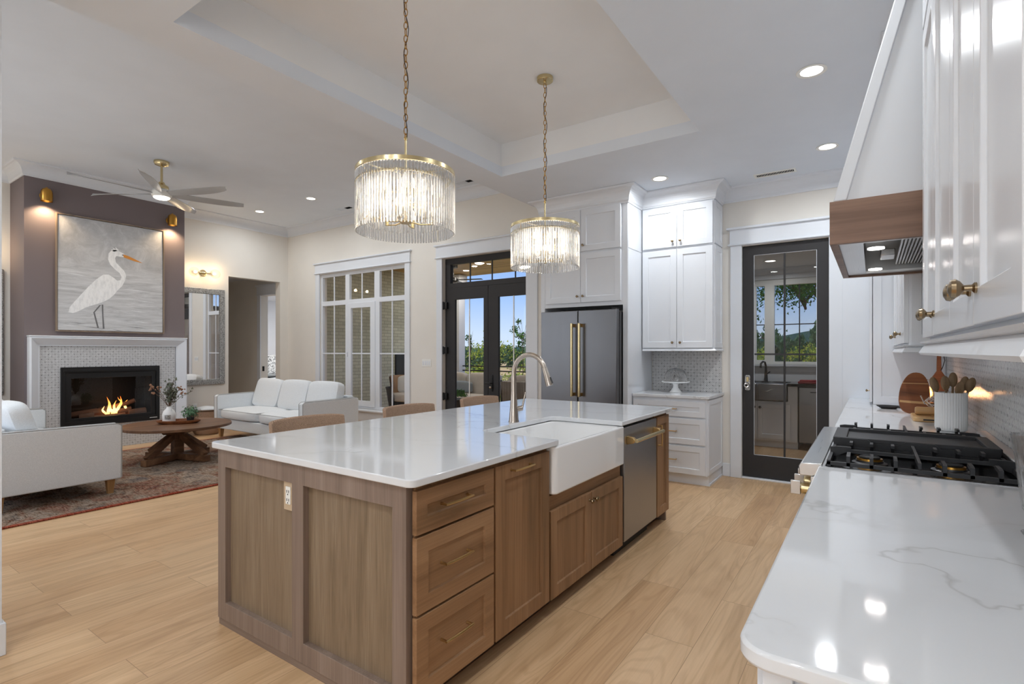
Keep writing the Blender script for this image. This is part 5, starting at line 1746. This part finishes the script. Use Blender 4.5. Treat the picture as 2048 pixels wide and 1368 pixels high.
# ------------------------------------------------------------------ loveseats
def cushion(x0, x1, y0, y1, z0, z1, puff=.02, n=8, topr=.0):
    """soft box: rounded, a little swollen in the middle"""
    b = B()
    W, D, H = x1 - x0, y1 - y0, z1 - z0
    N = n
    V = []; F = []; idx = {}

    def P(u, v, w_):
        # u, v, w in -1..1 on the cube surface -> superellipsoid-ish
        e = 7.0
        k = (abs(u) ** e + abs(v) ** e + abs(w_) ** e) ** (1 / e)
        k = max(k, 1e-6)
        uu, vv, ww = u / k, v / k, w_ / k
        m = max(abs(uu), abs(vv), abs(ww))
        bulge = 1 + 0 * m
        x = (x0 + x1) / 2 + uu * W / 2; y = (y0 + y1) / 2 + vv * D / 2; z = (z0 + z1) / 2 + ww * H / 2
        c = (1 - uu * uu) * (1 - vv * vv); z += puff * c * (1 if ww > 0 else -.2)
        c2 = (1 - uu * uu) * (1 - ww * ww); y += puff * .8 * c2 * (1 if vv > 0 else -1)
        return (x, y, z)

    def vid(u, v, w_):
        key = (round(u, 4), round(v, 4), round(w_, 4))
        if key not in idx: idx[key] = len(V); V.append(P(u, v, w_))
        return idx[key]
    g = [-1 + 2 * i / N for i in range(N + 1)]
    for s_ in (-1, 1):
        for i in range(N):
            for j in range(N):
                a, c, d, e = g[i], g[i + 1], g[j], g[j + 1]
                F.append((vid(s_, a, d), vid(s_, c, d), vid(s_, c, e), vid(s_, a, e)))
                F.append((vid(a, s_, d), vid(c, s_, d), vid(c, s_, e), vid(a, s_, e)))
                F.append((vid(a, d, s_), vid(c, d, s_), vid(c, e, s_), vid(a, e, s_)))
    b.add(V, F, True)
    return b


def make_loveseat():
    """front edge at y = 0 facing -Y, centre x = 0"""
    t = thing('loveseat', 'x', 'loveseat', (0, 0, 0), 'pale grey linen loveseats around the coffee table')
    w_, d = 2.345, .92
    A = .095
    for s_ in (-1, 1):
        xa, xb = (-w_ / 2, -w_ / 2 + A) if s_ < 0 else (w_ / 2 - A, w_ / 2)
        arm = obj('arm', B().prism([(0, .14), (0, .645), (.03, .665), (d - .03, .675), (d, .66), (d, .14)], xa, xb, 'yz'), 'fabric', t, bev=.012, seg=3)
        pipe = B()
        for xx in (xa + .004, xb - .004): pipe.tube([(xx, .0, .15), (xx, -.001, .645), (xx, .03, .667), (xx, d - .03, .676)], .004, 6)
        obj('piping', pipe, 'piping', arm)
    obj('base', B().box(-w_ / 2 + A, w_ / 2 - A, .03, d - .02, .14, .30), 'fabric', t, bev=.010)
    obj('back_frame', B().prism([(d - .14, .14), (d - .12, .70), (d - .02, .70), (d, .14)], -w_ / 2 + A, w_ / 2 - A, 'yz'), 'fabric', t, bev=.015)
    xs = -w_ / 2 + A
    wi = (w_ - 2 * A)
    for i in range(2):
        c = obj('seat_cushion', cushion(xs + wi * i / 2 + .003, xs + wi * (i + 1) / 2 - .003, .0, d - .17, .30, .455, .018), 'fabric', t)
        pp = B()
        x0, x1 = xs + wi * i / 2 + .016, xs + wi * (i + 1) / 2 - .016
        pp.tube([(x0, .5, .438), (x0, .03, .438), (x0 + .02, .004, .440), (x1 - .02, .004, .440), (x1, .03, .438), (x1, .5, .438)], .004, 6)
        obj('piping', pp, 'piping', c)
    for i in range(3):
        b = cushion(-wi / 6 + .004, wi / 6 - .004, -.085, .085, -.235, .235, .012)
        q = math.radians(-15 + (i - 1) * 1.5); tw = math.radians((-4, 2, 3)[i])
        for k, (x, y, z) in enumerate(b.v):
            y, z = y * math.cos(q) - z * math.sin(q) * -1 * -1, y * math.sin(q) + z * math.cos(q)
            x, z = x * math.cos(tw) - z * math.sin(tw) * .3, z + x * math.sin(tw) * .3
            b.v[k] = (x + xs + wi * (i + .5) / 3, y + d - .255, z + .665)
        obj('back_cushion', b, 'fabric', t)
    for sx in (-1, 1):
        for yy in (.07, d - .07):
            xx = sx * (w_ / 2 - .08)
            V = []
            for zz, r in ((.14, .034), (0, .022)):
                for i, j in ((-1, -1), (1, -1), (1, 1), (-1, 1)): V.append((xx + i * r, yy + j * r, zz))
            obj('leg', B().add(V, [(0, 1, 2, 3), (4, 7, 6, 5), (0, 4, 5, 1), (1, 5, 6, 2), (2, 6, 7, 3), (3, 7, 4, 0)]), 'legwood', t, bev=.003)
    return t


ls = make_loveseat()
ls.location = (-7.43, 4.205, .012)
ls['label'] = 'pale grey loveseat with its back to the big window'
dup_deep(ls, (-7.105, 2.045, .012), 'pale grey loveseat seen from its arm side, nearest the partition wall', PI)

# rug
b = B()
nx, ny = 2, 2
b.box(-8.46, -5.50, .55, 4.55, .001, .012)
rug = obj('area_rug', b, 'rug', label='distressed rug in rust, blue and cream under the coffee table', cat='rug', bev=.003)

# coffee table
t = thing('coffee_table', 'round dark wood coffee table on a crossed trestle base', 'coffee table', (-7.16, 3.05, .012))
tx, ty = -7.17, 3.06
obj('tabletop', B().lathe([(0, .425), (.585, .425), (.600, .430), (.600, .455), (.595, .461), (0, .461)], (tx, ty, 0), 64), 'table', t)
obj('top_cleat', B().lathe([(0, .34), (.16, .34), (.24, .425), (0, .425)], (tx, ty, 0), 4), 'table', t)
obj('center_post', B().box(tx - .055, tx + .055, ty - .055, ty + .055, .03, .35), 'table', t, bev=.004)
for a in (20, 110, 200, 290):
    q = math.radians(a); c, s_ = math.cos(q), math.sin(q)
    f = obj('foot', B().bar((tx + .04 * c, ty + .04 * s_, .062), (tx + .46 * c, ty + .46 * s_, .053), .085, .075), 'table', t, bev=.004)
    obj('diagonal_brace', B().bar((tx + .42 * c, ty + .42 * s_, .09), (tx + .03 * c, ty + .03 * s_, .345), .06, .075), 'table', t, bev=.003)

zt = .461
t = thing('wood_tray', 'oval carved wooden tray on the coffee table', 'tray', (-7.20, 3.05, zt))
b = B().lathe([(0, 0), (.14, 0), (.165, .020), (.170, .042), (.160, .042), (.150, .018), (0, .012)], (0, 0, 0), 40)
cq, sq = math.cos(math.radians(50)), math.sin(math.radians(50))
b.v = [((x * 1.45 * cq - y * .78 * sq) - 7.20, (x * 1.45 * sq + y * .78 * cq) + 3.09, z + zt + .0005) for x, y, z in b.v]
obj('tray_dish', b, 'acacia', t)
t = thing('white_bottle_vase', 'white bottle vase with dried stems on the coffee table tray', 'vase', (-7.28, 3.00, zt + .013))
vx, vy, vz = -7.28, 3.01, zt + .013
obj('bottle', B().lathe([(0, 0), (.062, 0), (.070, .010), (.072, .10), (.060, .145), (.030, .175), (.026, .195), (.034, .205), (.028, .205), (.022, .19), (0, .18)], (vx, vy, vz), 32), 'whitemat', t)
obj('bottle_loop', B().tube([(vx + .03, vy, vz + .19), (vx + .055, vy, vz + .19), (vx + .062, vy, vz + .165), (vx + .055, vy, vz + .145)], .005, 6), 'whitemat', t)
obj('label_patch', B().lathe([(.0735, .045), (.0745, .045), (.0745, .10), (.0735, .10), (.0735, .045)], (vx, vy, vz), 12, a0=-.15 - .9, a1=-.9 + .75), 'silver', t)
M['stem'] = plain('dried_stem', srgb(92, 70, 54), .9)
M['dried'] = plain('dried_flower_head', srgb(150, 112, 88), .9)
M['eucalyptus'] = plain('grey_green_leaf', srgb(104, 108, 92), .8)
M['succulent'] = plain('green_leaf', srgb(92, 128, 96), .7)


def leafquad(b, c, n, size, up):
    n = n.normalized(); a = n.cross(up).normalized(); u = a.cross(n)
    c = Vector(c)
    b.add([c - a * size * .45, c + u * size * .15 - a * size * .1 + n * size * .06, c + u * size, c + a * size * .45 + u * size * .2], [(0, 1, 2), (0, 2, 3)])


random.seed(11)
base = Vector((vx, vy, vz + .19))
lat = Vector((.825, .565, 0))          # across the view, so the stems fan out along the table
sts = []
for k, (dx, dh, kind) in enumerate(((-.21, .22, 'd'), (-.16, .20, 'd'), (-.18, .17, 'd'), (.02, .27, 'l'), (.06, .30, 'l'), (.0, .20, 'l'), (.10, .19, 'l'), (.15, .21, 'b'), (.17, .17, 'b'), (.06, .16, 'l'), (.03, .23, 'l'), (.28, .18, 't'))):
    e = base + lat * dx + Vector((random.uniform(-.04, .04), random.uniform(-.04, .04), dh * 1.15))
    m = base.lerp(e, .5) + Vector((0, 0, .03))
    obj('dried_stem', B().tube([base - Vector((0, 0, .08)), base, m, e], .0028, 5), 'stem', t)
    b = B()
    if kind in 'db':
        for i in range(7): b.ball(tuple(e + Vector([random.uniform(-.028, .028) for _ in range(3)])), random.uniform(.008, .015), 7, 5)
        obj('dried_flower', b, 'dried', t)['kind'] = 'stuff'
    else:
        for i in range(38 if kind == 'l' else 7):
            q = random.random()
            c = base.lerp(e, .25 + .80 * q) + Vector([random.uniform(-.034, .034) for _ in range(3)])
            leafquad(b, c, Vector([random.uniform(-1, 1) for _ in range(3)]), .036, Vector((.1, .2, 1)))
        obj('leaf_spray', b, 'eucalyptus', t)['kind'] = 'stuff'
t = thing('small_potted_plant', 'small bushy green plant in a dark pot on the tray', 'plant', (-7.13, 3.17, zt + .013))
px_, py_ = -7.12, 3.19
obj('pot', B().lathe([(0, 0), (.035, 0), (.045, .06), (.041, .06), (0, .05)], (px_, py_, zt + .013), 20), 'iron', t)
b = B()
for i in range(300):
    d_ = Vector([random.gauss(0, 1) for _ in range(3)]).normalized()
    r = .135 * random.random() ** .6 * (.7 + .4 * random.random())
    leafquad(b, (px_ + d_.x * r, py_ + d_.y * r, zt + .105 + d_.z * r * .75 + .03), d_ + Vector((0, 0, .5)), .030, Vector((.2, .1, 1)))
obj('foliage', b, 'succulent', t)['kind'] = 'stuff'

# basket with throw beside the loveseat
t = thing('wicker_basket', 'round wicker basket with a folded throw beside the far loveseat', 'basket', (-9.05, 4.22, 0))
obj('basket_body', B().lathe([(0, .005), (.17, .005), (.20, .05), (.235, .30), (.25, .40), (.235, .40), (.22, .30), (.185, .05), (0, .03)], (-9.10, 4.33, 0), 32), 'stool', t)
obj('basket_rim', B().tube([(-9.10 + .245 * math.cos(i * PI / 12), 4.33 + .245 * math.sin(i * PI / 12), .40) for i in range(24)], .014, 8, True), 'stem', t)
b = cushion(-9.26, -8.95, 4.18, 4.48, .28, .43, .03)
obj('folded_throw', b, 'fabric', label='folded throw lying in the wicker basket', cat='throw')

# potted plant behind the near loveseat, just at the edge of the view
t = thing('corner_plant', 'broad-leaved potted plant at the near side of the chimney', 'plant', (-9.15, 1.93, 0))
ppx, ppy = -9.12, 1.56
obj('planter', B().lathe([(0, 0), (.13, 0), (.17, .34), (.155, .34), (.13, .30), (0, .30)], (ppx, ppy, 0), 28), 'whitemat', t)
random.seed(21)
for k in range(15):
    q = k * 2.4; r = .15 + .07 * random.random(); h = .55 + .055 * k
    tip = Vector((ppx + r * 1.5 * math.cos(q), ppy - .05 + r * (1.9 if math.sin(q) < 0 else .9) * math.sin(q), h))
    root_ = Vector((ppx, ppy, .30))
    m = root_.lerp(tip, .6) + Vector((0, 0, .12))
    lf_ = obj('leaf_stem', B().tube([root_, m, tip], .004, 5), 'bark', t)
    d_ = Vector((math.cos(q), math.sin(q), -.55)).normalized(); a_ = d_.cross(Vector((0, 0, 1))).normalized()
    L_ = .17; V = []; F = []
    for i in range(8):
        s2 = i / 7; wd = .055 * math.sin(PI * s2 ** .8) + .002
        c = tip + d_ * L_ * s2 + Vector((0, 0, -.05 * s2 * s2))
        V += [c - a_ * wd, c + Vector((0, 0, .008)), c + a_ * wd]
    for i in range(7):
        for j in range(2): F.append((i * 3 + j, i * 3 + j + 1, i * 3 + j + 4, i * 3 + j + 3))
    obj('leaf_blade', B().add(V, F, True), plain('glossy_leaf', srgb(52, 88, 44), .35) if k == 0 else bpy.data.materials['glossy_leaf'], lf_)

# ------------------------------------------------------------------ bedroom: bed seen through two doorways
t = thing('bed', 'white made bed seen through the hall doorway', 'bed', (-11.9, 7.5, 0))
obj('mattress', cushion(-13.0, -10.9, 6.7, 8.3, .25, .62, .02), 'trim', t)
obj('bed_base', B().box(-12.95, -10.95, 6.75, 8.25, .04, .26), 'fabric', t)
obj('duvet', cushion(-12.9, -10.85, 6.66, 8.34, .45, .70, .05), 'trim', t)
M['throw'] = fabric_mat('grey_throw', srgb(120, 122, 122), srgb(150, 152, 152))
obj('bed_throw', cushion(-12.25, -11.75, 6.72, 8.28, .760, .80, .02), 'throw', label='grey throw across the foot of the bed', cat='throw')
n_ = NT('black_scroll_pattern')
v_ = n_.coord()
vn = n_.n('ShaderNodeTexVoronoi', feature='DISTANCE_TO_EDGE'); n_.l(n_.noise(v_, 5, 2, .5, 0, 'Color'), vn.inputs['Vector']); vn.inputs['Scale'].default_value = 12
n_.bsdf(n_.ramp(vn.outputs[0], [(.05, srgb(60, 60, 62)), (.12, srgb(226, 226, 224))]), .9)
M['scroll'] = n_.m
for i, (y, x, z) in enumerate(((7.04, -12.62, 1.01), (7.66, -12.62, 1.01))):
    b = cushion(-.10, .10, -.27, .27, -.24, .24, .02)
    b.v = [(p[0] * .9 + p[2] * -.3 + x, p[1] + y, p[2] + z) for p in b.v]
    obj('patterned_pillow', b, 'scroll', label=('black scroll patterned pillow on the near side of the bed', 'black scroll patterned pillow on the far side of the bed')[i], cat='pillow', group='patterned pillows on the bed')

# ------------------------------------------------------------------ pantry furniture
t = thing('pantry_sink_cabinet', 'cream pantry cabinet with two doors under the steel sink', 'cabinet', (-1.3, 8.5, 0))
obj('carcass', B().box(-1.95, -.855, 8.235, 8.84, .10, .66), 'cab', t)
obj('corner_stile', B().box(-.975, -.855, 8.235, 8.84, .66, .8745), 'cab', t)
obj('corner_stile', B().box(-1.95, -1.81, 8.235, 8.84, .66, .8745), 'cab', t)
obj('toe_kick', B().box(-1.95, -.855, 8.29, 8.84, 0, .10), 'cab', t)
for u0, u1, kx in ((-1.78, -1.365, -1.40), (-1.36, -.945, -1.325)):
    d = obj('door', B().shaker('Y-', u0, u1, .13, .62, 8.234, .02, .06, .009), 'cab', t)
    obj('knob', knob((kx, 8.214, .57), '-y', .018), 'iron', d)
t = thing('steel_apron_sink', 'double bowl stainless apron sink in the pantry', 'sink', (-1.36, 8.5, .66))
obj('basin', B().box(-1.80, -1.37, 8.195, 8.65, .668, .905).box(-1.35, -.985, 8.195, 8.65, .668, .905).box(-1.80, -.985, 8.21, 8.65, .67, .90), 'greysteel', t, bev=.008)
obj('pantry_worktop', B().wall('z', .8755, .04, -1.95, -.15, 8.20, 8.845, [(-1.81, -.975, 8.15, 8.66)]), 'blackstone', label='black granite worktop with the steel sink in the pantry', cat='countertop')
t = thing('pantry_dishwasher', 'plain steel dishwasher under the black pantry worktop', 'dishwasher', (-.5, 8.5, 0))
obj('body', B().box(-.84, -.235, 8.25, 8.84, .10, .870), 'black', t)
obj('door_panel', B().box(-.835, -.24, 8.215, 8.249, .11, .865), 'greysteel', t, bev=.004)
obj('pocket_handle', B().box(-.70, -.37, 8.205, 8.214, .80, .812), 'black', t)
obj('folded_cloth', B().box(-.86, -.56, 8.30, 8.46, .9165, .945).box(-.84, -.58, 8.31, 8.45, .945, .965), 'red', label='folded red cloth on the black pantry worktop', cat='cloth', bev=.008)
t = thing('pantry_faucet', 'dark gooseneck faucet at the pantry window', 'faucet', (-1.34, 8.72, .915))
obj('spout', B().tube([(-1.33, 8.74, .916), (-1.33, 8.74, 1.13), (-1.34, 8.71, 1.20), (-1.36, 8.66, 1.21), (-1.38, 8.61, 1.18), (-1.38, 8.60, 1.12)], [.028, .016, .015, .015, .014, .017], 12), 'black', t)
obj('lever', B().tube([(-1.32, 8.73, 1.02), (-1.27, 8.72, 1.06)], .008, 8), 'black', t)
W4 = thing('window_4', None, None, (-1.0, 8.85, 1.17), kind='structure')
obj('window_frame', B().wall('y', 8.87, .07, -1.52, -.56, 1.17, 2.46, [(-1.52 + .03, -1.37, 1.23, 2.37), (-1.235, -.63, 1.21, 2.37)]), 'plastic', W4, bev=.004)
obj('window_pane', B().box(-1.49, -1.37, 8.90, 8.904, 1.23, 2.37), 'glass', W4)
obj('window_pane', B().box(-1.235, -.63, 8.90, 8.904, 1.21, 2.37), 'glass', W4)
obj('muntin', B().box(-.905, -.89, 8.89, 8.90, 1.21, 2.37), 'charcoal', W4)
obj('muntin', B().box(-1.49, -.63, 8.8905, 8.8995, 1.765, 1.78), 'charcoal', W4)
obj('casing', B().wall('y', 8.83, .02, -1.62, -.46, 1.06, 2.52, [(-1.52, -.56, 1.17, 2.46)]), 'trim', W4)
obj('window_sill', B().box(-1.66, -.42, 8.79, 8.85, 1.14, 1.17), 'trim', W4)
o = dup(dl, (-1.17, 8.05, 2.62), None, 'recessed light in the pantry ceiling')

# ------------------------------------------------------------------ porch
PZ = 3.36
S('ground', B().box(-260, 240, -40, 460, -2.6, -2.5), 'ground')
S('floor_porch', B().box(-9.8, -2.45, YB + .15, 10.9, -.14, -.04), 'deck')
S('ceiling_porch', B().box(-9.95, -2.45, YB + .15, 10.9, PZ, PZ + .12), 'porchwood')
S('wall_porch', B().box(-9.95, -9.8, YB + .16, 10.3, -.04, PZ), 'brick_yz')
S('wall_porch_foundation', B().box(-9.95, -2.45, 10.6, 10.9, -2.5, -.14), 'brick_xz')
t = thing('porch_fireplace', 'black fireplace opening in the painted brick porch wall', 'fireplace', (-9.8, 9.6, .2))
obj('firebox_frame', B().wall('x', -9.799, .04, 9.15, 10.2, .15, 1.30, [(9.27, 10.08, .28, 1.18)]), 'black', t)
obj('firebox', B().box(-9.799, -9.78, 9.27, 10.08, .28, 1.18), 'kick_dark', t)
t = thing('porch_post', 'grey square porch post by the railing seen through the French doors', 'post', (-8.75, 10.5, 0))
obj('shaft', B().box(-9.05, -8.80, 10.42, 10.66, -.04, PZ - .02), 'trim', t)
obj('capital', B().box(-9.10, -8.75, 10.38, 10.70, 2.9, PZ - .02), 'trim', t, bev=.01)
t = thing('porch_railing', 'thin dark cable railing along the porch edge', 'railing', (-5.8, 10.55, 0))
for i, z in enumerate((.985, .87, .72, .60, .48, .36, .24, .12)):
    obj('rail' if i < 2 else 'cable', B().tube([(-8.78, 10.55, z), (-2.5, 10.55, z)], .018 if i < 2 else .004, 6), 'black', t)
for x in (-8.0, -6.6, -5.2, -3.8): pass
for x in (-7.65, -5.25, -2.6): obj('baluster_post', B().box(x - .02, x + .02, 10.535, 10.565, -.04, .985), 'black', t)
for i, (x, y, lb) in enumerate(((-7.35, 9.42, 'round porch ceiling light nearest the house through the transom'), (-6.62, 8.25, 'small porch downlight beside the ceiling globe'), (-8.3, 10.1, 'porch downlight beyond the porch fan'))):
    t = thing('porch_light', lb, 'ceiling light', (x, y, PZ), 'porch ceiling lights')
    obj('lamp_disc', B().lathe([(0, -.03 if i == 0 else -.004), (.07, -.02 if i == 0 else -.004), (.11 if i == 0 else .075, 0), (0, 0)], (x, y, PZ), 24), 'warmglobe', t)
    area('porch_lamp', (0, 0, -.05), .2, 14, (0, 0, 0), (1, .93, .82), parent=t)
t = thing('porch_fan', 'black porch ceiling fan seen through the transom', 'ceiling fan', (-7.9, 9.2, 2.9))
pfx, pfy = -7.95, 9.20
obj('canopy', B().cyl((pfx, pfy, PZ - .08), .11, .08, 20), 'black', t)
obj('downrod', B().cyl((pfx, pfy, PZ - .30), .02, .23, 10), 'black', t)
obj('motor', B().lathe([(0, 0), (.08, .01), (.12, .05), (.10, .12), (0, .13)], (pfx, pfy, PZ - .43), 24), 'black', t)
for k in range(4):
    q = k * PI / 2 + .35
    obj('fan_blade', B().bar((pfx + .1 * math.cos(q), pfy + .1 * math.sin(q), PZ - .36), (pfx + .7 * math.cos(q), pfy + .7 * math.sin(q), PZ - .36), .12, .012), 'black', t)
#area('porch_sky', (-6, 10.4, 2.9), 6, 55, (math.radians(-55), 0, 0), (.95, .98, 1), 1.4)

M['outdoor'] = fabric_mat('outdoor_cushion', srgb(196, 190, 180), srgb(222, 216, 208))
M['bluegrey'] = fabric_mat('blue_grey_pillow', srgb(128, 140, 150), srgb(156, 168, 176))
M['rope'] = board_mat('rope_weave', srgb(140, 132, 120), srgb(176, 168, 156), .022, 0, .007)
t = thing('outdoor_sofa', 'cream cushioned outdoor sofa with its back to the railing', 'sofa', (-7.2, 8.9, -.04))
obj('frame', B().box(-8.35, -6.55, 8.45, 9.2, .08, .26), 'charcoal', t)
obj('seat_cushion', cushion(-8.33, -6.57, 8.42, 9.05, .26, .44, .02), 'outdoor', t)
for i in range(2): obj('back_cushion', cushion(-8.33 + i * .90, -7.45 + i * .90, 9.02, 9.22, .40, .88, .02), 'outdoor', t)
for x in (-8.3, -6.6):
    for y in (8.5, 9.15): obj('leg', B().box(x - .02, x + .02, y - .02, y + .02, -.04, .08), 'charcoal', t)
b = cushion(-6.98, -6.56, 8.72, 8.86, .42, .66, .03)
b2 = cushion(-7.75, -7.15, 8.80, 8.96, .475, .70, .02)
obj('lumbar_pillow', b2, 'bluegrey', label='long blue-grey pillow on the outdoor sofa', cat='pillow')
t = thing('rope_armchair', 'outdoor armchair with a woven rope back seen through the right-hand French door', 'armchair', (-5.3, 8.2, -.04))
obj('rope_back', B().prism([(8.05, .12), (8.0, .80), (8.06, .82), (8.12, .14)], -5.75, -4.75, 'yz'), 'rope', t, bev=.01)
obj('seat_cushion', cushion(-5.70, -4.80, 8.10, 8.75, .28, .44, .02), 'outdoor', t)
obj('back_cushion', cushion(-5.66, -4.84, 8.08, 8.26, .42, .90, .02), 'outdoor', t)
for x in (-5.74, -4.76):
    obj('side_frame', B().tube([(x, 8.04, -.04), (x, 8.02, .82), (x, 8.30, .66), (x, 8.75, .60), (x, 8.75, -.04)], .018, 8), 'charcoal', t)
obj('seat_rail', B().box(-5.74, -4.76, 8.12, 8.75, .22, .28), 'charcoal', t)
t = thing('curved_lounge_chair', 'tan curved lounge chair by the porch fireplace with a dark rope base', 'armchair', (-8.75, 8.5, -.04))
lx, ly = -8.72, 8.45
obj('shell', B().lathe([(.36, .12), (.42, .50), (.44, .56), (.40, .56), (.33, .14), (.36, .12)], (lx, ly, 0), 24, a0=.3, a1=PI + 1.6), 'charcoal', t)
obj('high_back', B().lathe([(.30, .40), (.36, .78), (.33, .82), (.27, .42), (.30, .40)], (lx, ly, 0), 16, a0=2.2, a1=3.9), 'legwood', t)
obj('seat_cushion', cushion(lx - .30, lx + .30, ly - .30, ly + .30, .24, .42, .02), 'outdoor', t)
for k in range(4):
    q = k * PI / 2 + .8
    obj('leg', B().tube([(lx + .28 * math.cos(q), ly + .28 * math.sin(q), .26), (lx + .34 * math.cos(q), ly + .34 * math.sin(q), -.04)], .016, 8), 'charcoal', t)
b = cushion(-.20, .20, -.07, .07, -.18, .18, .03)
b.v = [(p[0] * .8 + lx + .02, p[1] + p[0] * .5 + ly + .05, p[2] + .615) for p in b.v]
obj('white_pillow', b, 'plastic', label='white pillow on the curved lounge chair', cat='pillow')
t = thing('side_planter', 'low planter with dark green leaves in front of the outdoor sofa', 'planter', (-6.9, 7.6, -.04))
obj('pot', B().lathe([(0, -.04), (.18, -.04), (.24, .42), (.22, .42), (0, .36)], (-6.85, 7.95, 0), 24), 'blackstone', t)
b = B()
random.seed(8)
for i in range(420):
    d_ = Vector([random.gauss(0, 1) for _ in range(3)]).normalized(); r = .30 * random.random() ** .4
    leafquad(b, (-6.85 + d_.x * r, 7.95 + d_.y * r, .46 + abs(d_.z) * r * .4), d_ + Vector((0, 0, .6)), .07, Vector((.2, .1, 1)))
obj('foliage', b, 'leaf_dark', t)['kind'] = 'stuff'


# ------------------------------------------------------------------ garden, trees and hills
def make_tree(name, label, loc, h, rad, zc, n, leaf, mat, seed, flat_=1.0, group=None, trunk=.08, cat='tree', off=(0, 0)):
    random.seed(seed)
    t = thing(name, label, cat, loc, group)
    x0, y0, z0 = loc
    tb = B().tube([(x0, y0, z0), (x0 + .04 * h * .1, y0, z0 + zc * .5), (x0 + off[0], y0 + off[1], z0 + zc)], [trunk, trunk * .7, trunk * .4], 8)
    x1, y1 = x0 + off[0], y0 + off[1]
    for i in range(9):
        q = random.uniform(0, 2 * PI); rr = rad * random.uniform(.5, .95); zz = zc + random.uniform(-.3, .8) * rad * flat_
        tb.tube([(x1, y1, z0 + zc * random.uniform(.85, 1)), (x1 + rr * .5 * math.cos(q), y1 + rr * .5 * math.sin(q), z0 + (zc + zz) / 2), (x1 + rr * math.cos(q), y1 + rr * math.sin(q), z0 + zz)], [trunk * .35, trunk * .2, trunk * .08], 5)
    obj('trunk', tb, 'bark', t)
    b = B()
    cl = []
    for i in range(max(8, n // 60)):
        d_ = Vector([random.gauss(0, 1) for _ in range(3)]).normalized()
        r = rad * random.random() ** .45
        cl.append(Vector((d_.x * r, d_.y * r, d_.z * r * flat_)))
    for i in range(n):
        c = random.choice(cl) + Vector([random.gauss(0, rad * .13) for _ in range(3)])
        leafquad(b, (x1 + c.x, y1 + c.y, z0 + zc + c.z), Vector([random.uniform(-1, 1) for _ in range(3)]), leaf * random.uniform(.6, 1.3), Vector((.15, .1, 1)))
    obj('foliage', b, mat, t)['kind'] = 'stuff'
    return t


G = -2.5
# shrubs and young trees just past the railing
for i, (x, y, zt_, rad, mat, lb) in enumerate((
        (-10.3, 13.6, 1.75, 1.0, 'leaf_yellow', 'yellow-green shrub behind the railing at the left door leaf'),
        (-9.6, 15.8, 2.10, .9, 'leaf_dark', 'taller darker shrub rising in the middle of the left door leaf'),
        (-7.9, 13.4, 1.35, .95, 'leaf_yellow', 'low yellow-green shrub at the inner edge of the left door leaf'),
        (-7.3, 15.8, 2.10, .9, 'leaf_yellow', 'yellow-green shrub at the inner edge of the right door leaf'),
        (-5.9, 13.5, 1.45, .95, 'leaf_yellow', 'yellow-green shrub low in the right door leaf'),
        (-5.3, 15.9, 1.5, 1.0, 'leaf_dark', 'dark green shrub hidden behind the faucet side of the right door leaf'))):
    make_tree('garden_shrub', lb, (x, y, G), 3, rad, -G + zt_ - rad * 1.0, 2600, .065, mat, 30 + i, 1.2, 'shrubs beyond the porch railing', .035, 'shrub')
make_tree('young_tree', 'slender young tree with dark leaves sticking up into the sky in the right door leaf', (-8.2, 12.5, G), 4.2, .36, 4.40, 260, .07, 'leaf_dark', 51, 1.5, None, .018)
make_tree('young_tree', 'dark slender branch tip beside the porch post', (-9.95, 12.3, G), 4.2, .26, 4.2, 90, .07, 'leaf_dark', 52, 1.5, None, .015)
# big tree hanging over the pantry window
make_tree('shade_tree', 'big leafy tree hanging down the left side of the pantry window', (-4.2, 13.2, G), 7, 1.05, 4.75, 5000, .075, 'leaf_dark', 60, 1.15, None, .14, off=(1.35, 0))
make_tree('shade_tree', 'tree with leafy branches across the top of the pantry window', (.4, 16.3, G), 7, 1.3, 5.75, 4200, .075, 'leaf_dark', 61, .42, None, .10, off=(-1.9, 0))
for i, (x, y, zt_, rad, mat, lb) in enumerate(((-2.75, 15.6, 1.35, .75, 'leaf_yellow', 'yellow-green shrub in the left pane of the pantry window'), (-2.2, 17.6, 1.05, .8, 'leaf_yellow', 'low shrub in the middle of the pantry window'), (-1.35, 15.4, 1.45, .55, 'leaf_yellow', 'autumn yellow shrub at the right of the pantry window'), (-1.9, 20.2, 1.1, .9, 'leaf_dark', 'green shrub farther off in the pantry window'))):
    make_tree('pantry_shrub', lb, (x, y, G), 3, rad, -G + zt_ - rad * .85, 1800, .06, mat, 70 + i, 1.1, 'shrubs outside the pantry window', .03, 'shrub')
# distant tree line
random.seed(77)
proto_tree = None
k = 0
lab = 'tree in the distant tree line under the horizon sky'
for i in range(34):
    ang = math.radians(-43 + i * 1.45)
    D = (80, 98, 116, 134)[i * 3 % 4]
    x, y = D * math.sin(ang), D * math.cos(ang)
    if proto_tree is None:
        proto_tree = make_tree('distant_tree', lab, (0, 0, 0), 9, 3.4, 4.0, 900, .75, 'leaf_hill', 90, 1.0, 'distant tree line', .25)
        proto_tree.location = (x, y, G); o = proto_tree
    else: o = dup(proto_tree, (x, y, G), random.uniform(0, 6.28), lab)
    s_ = random.uniform(.75, .95); o.scale = (s_, s_, s_ * (1.35 if i > 19 else .9))
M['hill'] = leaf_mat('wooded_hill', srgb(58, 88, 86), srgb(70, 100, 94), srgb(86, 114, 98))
b = B()
V = []; F = []
N = 60
for i in range(N + 1):
    ang = math.radians(-62 + 100 * i / N)
    for j, (D, z) in enumerate(((230, G), (300, 6 + 5.0 * math.sin(i * .23) + 2.5 * math.sin(i * .71 + 1)), (420, G))):
        V.append((D * math.sin(ang), D * math.cos(ang), z))
for i in range(N):
    for j in range(2): F.append((i * 3 + j, i * 3 + j + 1, i * 3 + j + 4, i * 3 + j + 3))
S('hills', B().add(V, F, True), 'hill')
for o in []:
    pass
